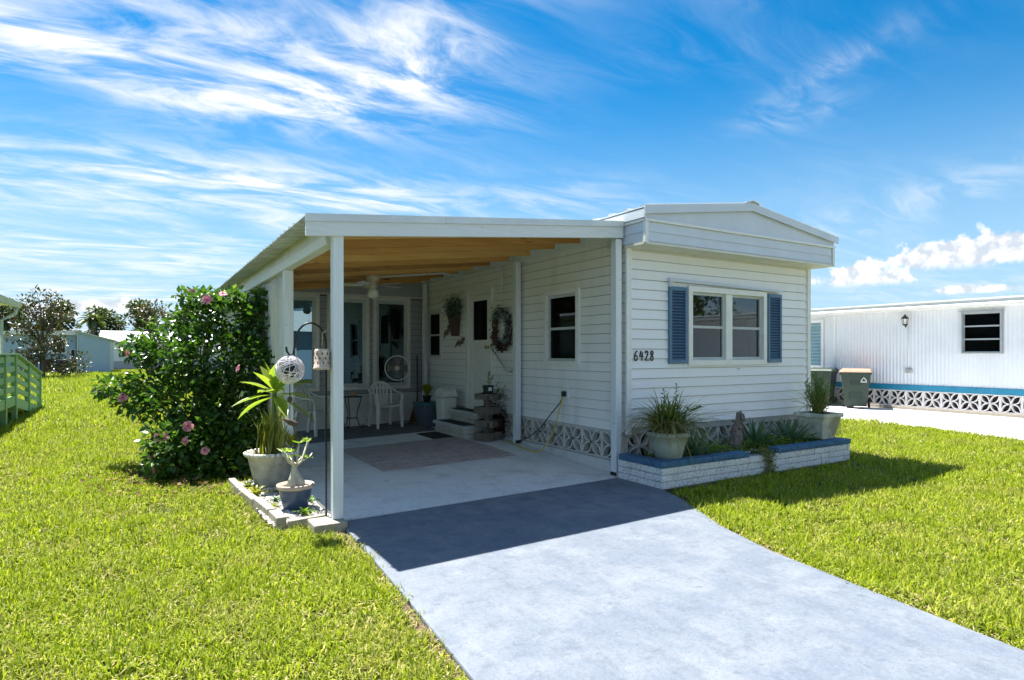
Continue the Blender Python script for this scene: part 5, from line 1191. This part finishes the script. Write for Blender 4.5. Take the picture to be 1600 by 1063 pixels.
# ceiling fan
cf = thing('ceiling_fan', 'cream ceiling fan with a round glass globe under the rafters', 'ceiling fan', (-1.90, 3.95, 2.757))
MB().lathe([(.001, 0), (.11, 0), (.115, -.03), (.10, -.085), (.06, -.10), (.05, -.12), (.075, -.135), (.07, -.185), (.04, -.2), (.001, -.2)], 24).build('motor', M['cream'], cf, smooth=True)
MB().lathe([(.03, -.195), (.045, -.215), (.082, -.25), (.092, -.30), (.075, -.345), (.04, -.37), (.001, -.375)], 20).build('globe', M['globe'], cf, smooth=True)
for k in range(5):
    a = R(12 + 72 * k); d = Vector((math.cos(a), math.sin(a), 0)); s = Vector((-math.sin(a), math.cos(a), 0)); b = Vector((0, 0, -.16)); tl = Vector((0, 0, .012))
    blo = MB().hexa([b + d*.16 - s*.05 - tl, b + d*.50 - s*.065 - tl, b + d*.50 + s*.065 + tl, b + d*.16 + s*.05 + tl] + [v + Vector((0, 0, .007)) for v in (b + d*.16 - s*.05 - tl, b + d*.50 - s*.065 - tl, b + d*.50 + s*.065 + tl, b + d*.16 + s*.05 + tl)]).build('blade', M['trim'], cf, bev=.002)
    MB().beam(b + d*.06 + Vector((0, 0, .01)), b + d*.22 + Vector((0, 0, .012)), .03, .006).build('blade_arm', M['brass'], blo)
MB().tube([(.05, -.03, -.2), (.05, -.03, -.52)], .002, 4).lathe([(.001, -.56), (.008, -.55), (.008, -.53), (.001, -.52)], 6, (.05, -.03, 0)).build('pull_chain', M['brass'], cf)

# drape on the open side
V = []; F = []; n = 60
for i in range(n + 1):
    y = 1.96 + 1.55 * i / n; dx = .045 * math.sin(i * .8) + .016 * math.sin(i * 1.7 + 1)
    for k, z in enumerate((.55, 1.1, 1.7, 2.2, 2.452)): V.append((-3.64 + dx * (1.25 - .16 * k) , y + .02 * math.sin(i + k), z))
for i in range(n):
    for k in range(4): a = i*5 + k; F.append((a, a + 5, a + 6, a + 1))
o = mesh_obj('canvas_drape', V, F, M['drape'], None, True); o.modifiers.new('cloth', 'SOLIDIFY').thickness = .003
tag(o, 'cream canvas drape hanging along the open side of the carport', 'drape')

# ------------------------------------------------------------------ gravel bed beside the front post
t = NT('pebble'); M['pebble'] = t.out(t.ramp(t.N('ShaderNodeAttribute', attribute_name='rnd').outputs['Fac'], [(0, (.16, .14, .12)), (.35, (.42, .39, .35)), (.7, (.62, .60, .57)), (1, (.74, .73, .71))]), .8, 0, .3)
bed = thing('garden_bed', 'gravel bed edged with concrete curbs beside the front carport post', 'garden bed', (-3.85, .9, -.03))
MB().prism([(-.28, -1.0), (.24, -.98), (.24, 1.12), (-.34, 1.12)], 0, .035).build('sand_bed', M['sand'], bed)
def curb(x0, y0, x1, y1, w_=.075, h_=.10, sh=.0):
    a = Vector((x0, y0, h_/2 - .01)); b = Vector((x1, y1, h_/2 - .01)); MB().beam(a, b, w_, h_).build('curb_block', M['curb'], bed, bev=.01)
curb(-.37, 1.12, -.345, .52); curb(-.345, .50, -.29, -.10); curb(-.285, -.125, -.24, -.68, .08, .12); curb(-.235, -.72, -.22, -1.04, .085, .12); curb(-.17, -1.06, .17, -1.0, .06, .09)
n = 2600; ico = np.array([(0, 0, 1), (.9, 0, .2), (.28, .85, .2), (-.72, .5, .2), (-.72, -.5, .2), (.28, -.85, .2), (0, 0, -.6)]); icf = np.array([(0, 1, 2), (0, 2, 3), (0, 3, 4), (0, 4, 5), (0, 5, 1), (6, 2, 1), (6, 3, 2), (6, 4, 3), (6, 5, 4), (6, 1, 5)])
V = []; F = []; rr = []
for k in range(n):
    x, y = rng.uniform(-.31, .23), rng.uniform(-.98, 1.08); s = rng.uniform(.008, .024); a = rng.uniform(0, 6.28); o0 = len(V); ca, sa = math.cos(a), math.sin(a); ex = rng.uniform(.7, 1.4); r_ = rng.random()
    for v in ico: vx, vy = v[0]*ex, v[1]; V.append((x + s*(vx*ca - vy*sa), y + s*(vx*sa + vy*ca), .037 + s*.5*v[2] + rng.uniform(0, .006)))
    F += [tuple(int(i) + o0 for i in f) for f in icf]; rr += [r_] * 7
o = mesh_obj('gravel', V, F, M['pebble'], bed, attrs={'rnd': rr}); o['kind'] = 'stuff'

up_ = thing('large_urn', 'large weathered urn with striped snake plants and a broad-leaved rosette plant', 'potted plant', (-3.85, 1.65, .005))
MB().lathe([(.001, 0), (.17, 0), (.18, .03), (.20, .12), (.235, .26), (.25, .33), (.275, .34), (.285, .36), (.275, .385), (.24, .385), (.23, .35), (.001, .345)], 32).build('pot', M['poturn'], up_, smooth=True)
m = MB()
for k in range(30): a = 2*math.pi*k/30; m.lathe([(.001, -.022), (.02, -.012), (.026, 0), (.02, .014), (.001, .022)], 7, (.272*math.cos(a), .272*math.sin(a), .372))
m.build('rope_rim', M['trim_dirty'], up_, smooth=True); MB().lathe([(.001, .352), (.23, .352)], 20).build('soil', M['soil'], up_)
for k in range(40):
    a = rng.uniform(0, 6.28); r_ = rng.uniform(.02, .18); hgt = rng.uniform(.28, .62); lx, ly = rng.normal(0, .08), rng.normal(0, .07); x, y = r_*math.cos(a), r_*math.sin(a) * .8
    strap_leaf('leaf', M['snake'], up_, [(x + lx*s*s + .012*math.sin(s*5+k), y + ly*s*s, .35 + hgt*s) for s in (0, .2, .4, .6, .8, 1)], [.028, .04, .046, .042, .03, .004], .25 + .35*rng.random(), .35, (math.cos(a + 1.4), math.sin(a + 1.4), 0), edge=.95)
MB().tube([(0, 0, .34), (.02, -.02, .7), (.03, -.03, 1.05)], [.03, .026, .024], 8).build('stem', M['stem'], up_, smooth=True)
for k in range(19):
    az = k * 2.39996; s = k / 18; el = R(-22 + 100 * s); L = .50 - .14 * s
    strap_leaf('leaf', M['plum'], up_, arch((.03, -.03, 1.0 + .09 * s), az, L, el, .28 - .22 * s, 7), [.02, .06, .10, .13, .13, .105, .055, .004], .25 + .6 * rng.random(), .35, edge=.95)
for k in range(34):
    az = k * 2.4; strap_leaf('leaf', M['croton'], up_, arch((.20 + .02*math.cos(az), -.05 + .02*math.sin(az), .36 + .004 * k), az, .20, R(20 + 1.6 * k), .3, 4), [.008, .028, .034, .022, .002], .3 + .5 * rng.random(), .3)
dp = thing('blue_pot', 'blue glazed pot with a swollen-stemmed desert rose in the gravel', 'potted plant', (-3.84, .42, .008))
MB().lathe([(.001, 0), (.105, 0), (.115, .02), (.14, .12), (.152, .195)], 28).build('pot', M['potblue'], dp, smooth=True); MB().lathe([(.152, .195), (.172, .20), (.175, .235), (.158, .24), (.148, .215), (.001, .21)], 28).build('rim', M['terra'], dp, smooth=True); MB().lathe([(.001, .218), (.148, .214)], 18).build('soil', M['soil'], dp)
MB().tube([(-.03, -.02, .20), (-.035, -.02, .25), (-.02, 0, .30), (-.01, 0, .38), (.0, .0, .44)], [.045, .05, .035, .028, .02], 9).tube([(.04, -.02, .20), (.04, -.02, .25), (.015, 0, .31), (.0, 0, .36)], [.045, .048, .03, .022], 9).build('caudex', M['palestem'], dp, smooth=True)
m = MB(); tips = []
for k in range(9):
    a = k * 2.4; e = Vector((.13*math.cos(a), .10*math.sin(a), .48 + .08 * (k % 3))); m.tube([(0, 0, .40), (e.x*.5, e.y*.5, .45), e], [.013, .009, .006], 6); tips.append(e)
m.build('branches', M['palestem'], dp, smooth=True)
P = np.concatenate([np.array(tips)] * 6); az = rng.uniform(0, 6.28, len(P)); leaf_cloud('leaves', M['plum'], dp, P, np.stack([np.cos(az), np.sin(az), np.full(len(P), .35)], 1), .075, .024, rng.random(len(P)), .3)
def brom(label, loc, n, L, mat, lo=25, hi=75):
    t = thing('bromeliad', label, 'plant', loc, 0, 'small plants in the gravel bed')
    for k in range(n): strap_leaf('leaf', M[mat], t, arch((0, 0, 0), k * 2.4, L * (1 - .2*k/n), R(lo + (hi - lo)*k/n), .5, 5), [.015, .03, .03, .024, .014, .002], .25 + .6*rng.random(), .35)
brom('yellow-orange bromeliad at the foot of the large urn', (-4.08, 1.22, .008), 15, .26, 'croton'); brom('green and bronze bromeliad in front of the large urn', (-3.82, 1.12, .008), 14, .25, 'snake'); brom('small glossy green rosette in front of the blue pot', (-3.82, .12, .008), 11, .19, 'plum', 30, 80)
brom('tiny grey-green rosette between urn and blue pot', (-3.95, .80, .008), 10, .14, 'agave'); brom('low yellow-green rosette left of the blue pot', (-4.02, .55, .008), 9, .13, 'snake')

brom('bushy bronze bromeliad pressed against the urn, nearest the slab', (-3.70, 1.28, .008), 16, .28, 'croton', 20, 70); brom('pale spiky rosette in the back corner of the gravel bed', (-4.10, 1.62, .008), 14, .24, 'spider', 20, 75); brom('small spiky rosette right of the blue pot', (-3.66, .62, .008), 10, .15, 'fern', 25, 80)
# shepherd hook with hanging things
hk = thing('shepherd_hook', 'black shepherd hook rising beside the front carport post', 'hook', (-3.735, -.20, -.03))
pts = [(.03, .0, 0), (.03, 0, 1.50)] + [(-.105 + .135*math.cos(R(a)), 0, 1.60 + .20*math.sin(R(a))) for a in range(0, 181, 15)] + [(-.25, 0, 1.53), (-.28, 0, 1.515), (-.305, 0, 1.55), (-.31, 0, 1.59)]
MB().tube(pts, .009, 8).build('rod', M['black'], hk, smooth=True)
wb = thing('wire_ball', 'white wire lattice ball hanging from the black shepherd hook', 'ornament', (-4.015, -.20, 1.36))
m = MB(); g_ = Vector((0, 0, 0))
for k in range(34):
    ax = Vector(rng.normal(0, 1, 3)).normalized(); u_ = ax.orthogonal().normalized(); v_ = ax.cross(u_); off = rng.uniform(-.06, .06); rr_ = math.sqrt(.12**2 - off*off)
    m.tube([ax*off + (u_*math.cos(a) + v_*math.sin(a))*rr_ for a in np.linspace(0, 2*math.pi, 22)], .0032, 4, False)
m.build('lattice', M['wire'], wb); MB().tube([(0, 0, .12), (.01, 0, .135)], .003, 4).build('hanger', M['wire'], wb)
ibm = bmesh.new(); bmesh.ops.create_icosphere(ibm, subdivisions=2, radius=.075); me = bpy.data.meshes.new('core'); ibm.to_mesh(me); me.materials.append(M['maroon']); link(bpy.data.objects.new('core', me), wb)
MB().tube([(0, 0, -.12), (0, 0, -.22)], .004, 4).lathe([(.001, -.29), (.02, -.27), (.022, -.24), (.001, -.22)], 8).tube([(0, 0, -.29), (0, 0, -.45)], .003, 4).build('pendant', M['brown'], wb)
MB().tube([(-.05, 0, -.42), (0, 0, -.45), (.04, -.01, -.47), (.07, -.01, -.465)], [.008, .026, .022, .01], 8).tube([(.02, 0, -.47), (.04, 0, -.53), (.055, 0, -.57)], .005, 5).build('bird', M['wicker'], wb, smooth=True)
lt = thing('hanging_lantern', 'whitewashed pierced clay lantern tied to the front post', 'lantern', (-3.755, -.26, 1.36))
MB().lathe([(.001, 0), (.075, 0), (.078, .015), (.07, .02), (.066, .16), (.058, .18), (.001, .185)], 20).build('shade', M['rust'], lt, smooth=True)
m = MB()
for k in range(9):
    a = 2*math.pi*k/9
    for z in (.06, .10, .14): m.lathe([(.001, -.014), (.008, 0), (.001, .014)], 5, (.067*math.cos(a + z*7), .067*math.sin(a + z*7), z))
m.build('cutouts', M['brown'], lt); MB().tube([(0, 0, .185), (.0, -.01, .32), (.035, -.02, .345)], .004, 5).build('cord', M['straw'], lt)

# ------------------------------------------------------------------ lawn
def inside(poly, X_, Y_):
    r = np.zeros(len(X_), bool); j = len(poly) - 1
    for i in range(len(poly)):
        xi, yi = poly[i]; xj, yj = poly[j]; c = ((yi > Y_) != (yj > Y_)) & (X_ < (xj - xi) * (Y_ - yi) / (yj - yi + 1e-12) + xi); r ^= c; j = i
    return r
def shrink(poly, d):
    cx_ = sum(p[0] for p in poly)/len(poly); return [(x + d * (1 if x < cx_ else -1), y) for x, y in poly]
def out_lawn(X_, Y_):
    bad = inside(shrink(drive_poly, -.065), X_, Y_) | ((X_ > -3.64) & (X_ < 3.72) & (Y_ > -.08) & (Y_ < 14.2)) | ((X_ > -3.64) & (X_ < -.1) & (Y_ > -.3) & (Y_ < 12))
    bad |= (X_ > -.24) & (X_ < 3.46) & (Y_ > -.83) & (Y_ < .1)
    bad |= inside([(8.30, 14), (8.30, 2.9), (8.37, .6), (7.85, -1.3), (7.15, -7.4), (15.9, -7.4), (15.9, 14)], X_, Y_)
    bad |= (X_ > -4.24) & (X_ < -3.55) & (Y_ > -.22) & (Y_ < 2.05)
    bad |= (X_ > -3.89) & (X_ < -3.57) & (Y_ > -.49) & (Y_ < -.18)
    bad |= (Y_ < -7.38) & (Y_ > -12.65)
    bad |= (X_ < -8.3) & (X_ > -14.6) & (Y_ > 4) & (Y_ < 14.9)
    bad |= (X_ < -9) & (X_ > -18.2) & (Y_ > 48.5) & (Y_ < 56.2)
    return bad
tufts = bpy.data.collections.new('grass_tufts')
for vnt in range(6):
    q = np.random.default_rng(100 + vnt); nb_ = 80; V = []; F = []; rr = []
    for k in range(nb_):
        a = q.uniform(0, 6.28); r_ = .15 * math.sqrt(q.random()); x, y = r_*math.cos(a), r_*math.sin(a); az = q.uniform(0, 6.28); L = q.uniform(.035, .105); lean = q.uniform(.15, 1.35); w_ = q.uniform(.003, .006)
        c_, s_ = math.cos(az), math.sin(az); o0 = len(V); dead = q.random() < .14; rv = q.uniform(.86, 1.) if dead else q.beta(1.4, 1.4) * .84
        if dead: lean = q.uniform(1.1, 1.6)
        for sgm, ww in ((0, 1.), (.5, .9)):
            hx = L * sgm * math.sin(lean * (.4 + .6*sgm)); hz_ = L * sgm * math.cos(lean * (.4 + .6*sgm))
            for sg in (-1, 1): V.append((x + c_*hx - s_*w_*ww*sg, y + s_*hx + c_*w_*ww*sg, hz_))
        V.append((x + c_*L*math.sin(lean), y + s_*L*math.sin(lean), max(.006, L*math.cos(lean)))); F += [(o0, o0+1, o0+3, o0+2), (o0+2, o0+3, o0+4)]; rr += [rv] * 5
    me = bpy.data.meshes.new('grass_tuft'); me.from_pydata(V, [], F); me.materials.append(M['grass']); at = me.attributes.new('rnd', 'FLOAT', 'POINT'); at.data.foreach_set('value', np.array(rr, dtype=np.float32))
    tufts.objects.link(bpy.data.objects.new('grass_tuft', me))
cxy = np.array([cam.location.x, cam.location.y]); fwv = np.array([FW.x, FW.y]); rtv = np.array([RT.x, RT.y])
PX = []; SC = []
for r0, r1, dens, sc in ((0, 5.5, 130, .85), (5.5, 9, 65, .95), (9, 15, 38, 1.15), (15, 28, 15, 1.7), (28, 60, 3.2, 2.8)):
    half = R(62); A_ = half * (r1*r1 - r0*r0); n = int(A_ * dens); rr_ = np.sqrt(rng.uniform(r0*r0, r1*r1, n)); th = rng.uniform(-half, half, n)
    q = cxy + (fwv[None]*np.cos(th)[:, None] + rtv[None]*np.sin(th)[:, None]) * rr_[:, None]
    ok = ~out_lawn(q[:, 0], q[:, 1])
    ub = (np.hypot((q[:, 0] + 4.3) / 1.0, (q[:, 1] - 3.1) / 1.1) < 1.) & (rng.random(n) < .8); ok &= ~ub
    q = q[ok]; PX.append(q); SC.append(sc * rng.uniform(.75, 1.25, len(q)))
PX = np.concatenate(PX); SC = np.concatenate(SC); n = len(PX)
me = bpy.data.meshes.new('lawn_grass'); me.vertices.add(n); me.vertices.foreach_set('co', np.concatenate([PX, np.full((n, 1), -.032)], 1).astype(np.float32).ravel())
for k, dt, v in (('sc', 'FLOAT', SC), ('rz', 'FLOAT', rng.uniform(0, 6.28, n))): at = me.attributes.new(k, dt, 'POINT'); at.data.foreach_set('value', v.astype(np.float32))
lawn = bpy.data.objects.new('lawn_grass', me); link(lawn); tag(lawn, 'short sunlit yellow-green lawn grass around the home', 'grass', kind='stuff')
ng = bpy.data.node_groups.new('scatter_grass', 'GeometryNodeTree'); ng.interface.new_socket('Geometry', in_out='INPUT', socket_type='NodeSocketGeometry'); ng.interface.new_socket('Geometry', in_out='OUTPUT', socket_type='NodeSocketGeometry')
gi = ng.nodes.new('NodeGroupInput'); go = ng.nodes.new('NodeGroupOutput'); ci = ng.nodes.new('GeometryNodeCollectionInfo'); ip = ng.nodes.new('GeometryNodeInstanceOnPoints'); mtp = ng.nodes.new('GeometryNodeMeshToPoints')
ci.inputs['Collection'].default_value = tufts; ci.inputs['Separate Children'].default_value = True; ci.inputs['Reset Children'].default_value = True
def na(nm):
    a = ng.nodes.new('GeometryNodeInputNamedAttribute'); a.data_type = 'FLOAT'; a.inputs['Name'].default_value = nm; return a.outputs['Attribute']
cb = ng.nodes.new('ShaderNodeCombineXYZ'); ng.links.new(na('rz'), cb.inputs[2])
ng.links.new(gi.outputs[0], mtp.inputs['Mesh']); ng.links.new(mtp.outputs[0], ip.inputs['Points']); ng.links.new(ci.outputs[0], ip.inputs['Instance']); ip.inputs['Pick Instance'].default_value = True
ng.links.new(cb.outputs[0], ip.inputs['Rotation']); ng.links.new(na('sc'), ip.inputs['Scale']); ng.links.new(ip.outputs[0], go.inputs[0])
lawn.modifiers.new('scatter', 'NODES').node_group = ng
# fallen leaves under the hibiscus
n = 420; a = rng.uniform(0, 6.28, n); r_ = np.sqrt(rng.random(n)) * 1.15; P = np.stack([-4.55 + r_ * np.cos(a), 2.75 + r_ * np.sin(a) * 1.1, rng.uniform(-.015, .03, n)], 1)
P = P[(P[:, 0] < -3.72) & ~((P[:, 0] > -4.26) & (P[:, 1] < 2.05))]
M['litter'] = leafmat('fallen_leaf', [(0, (.10, .06, .03)), (.6, (.24, .15, .07)), (1, (.40, .28, .12))], .1, .8, .2, (1, 1, 1))
Dr = rng.normal(0, 1, P.shape); Dr[:, 2] *= .15
tag(leaf_cloud('leaf_litter', M['litter'], None, P, Dr, .075, .045, rng.random(len(P)), .2), 'brown fallen leaves scattered on the bare soil under the hibiscus', 'leaf litter')
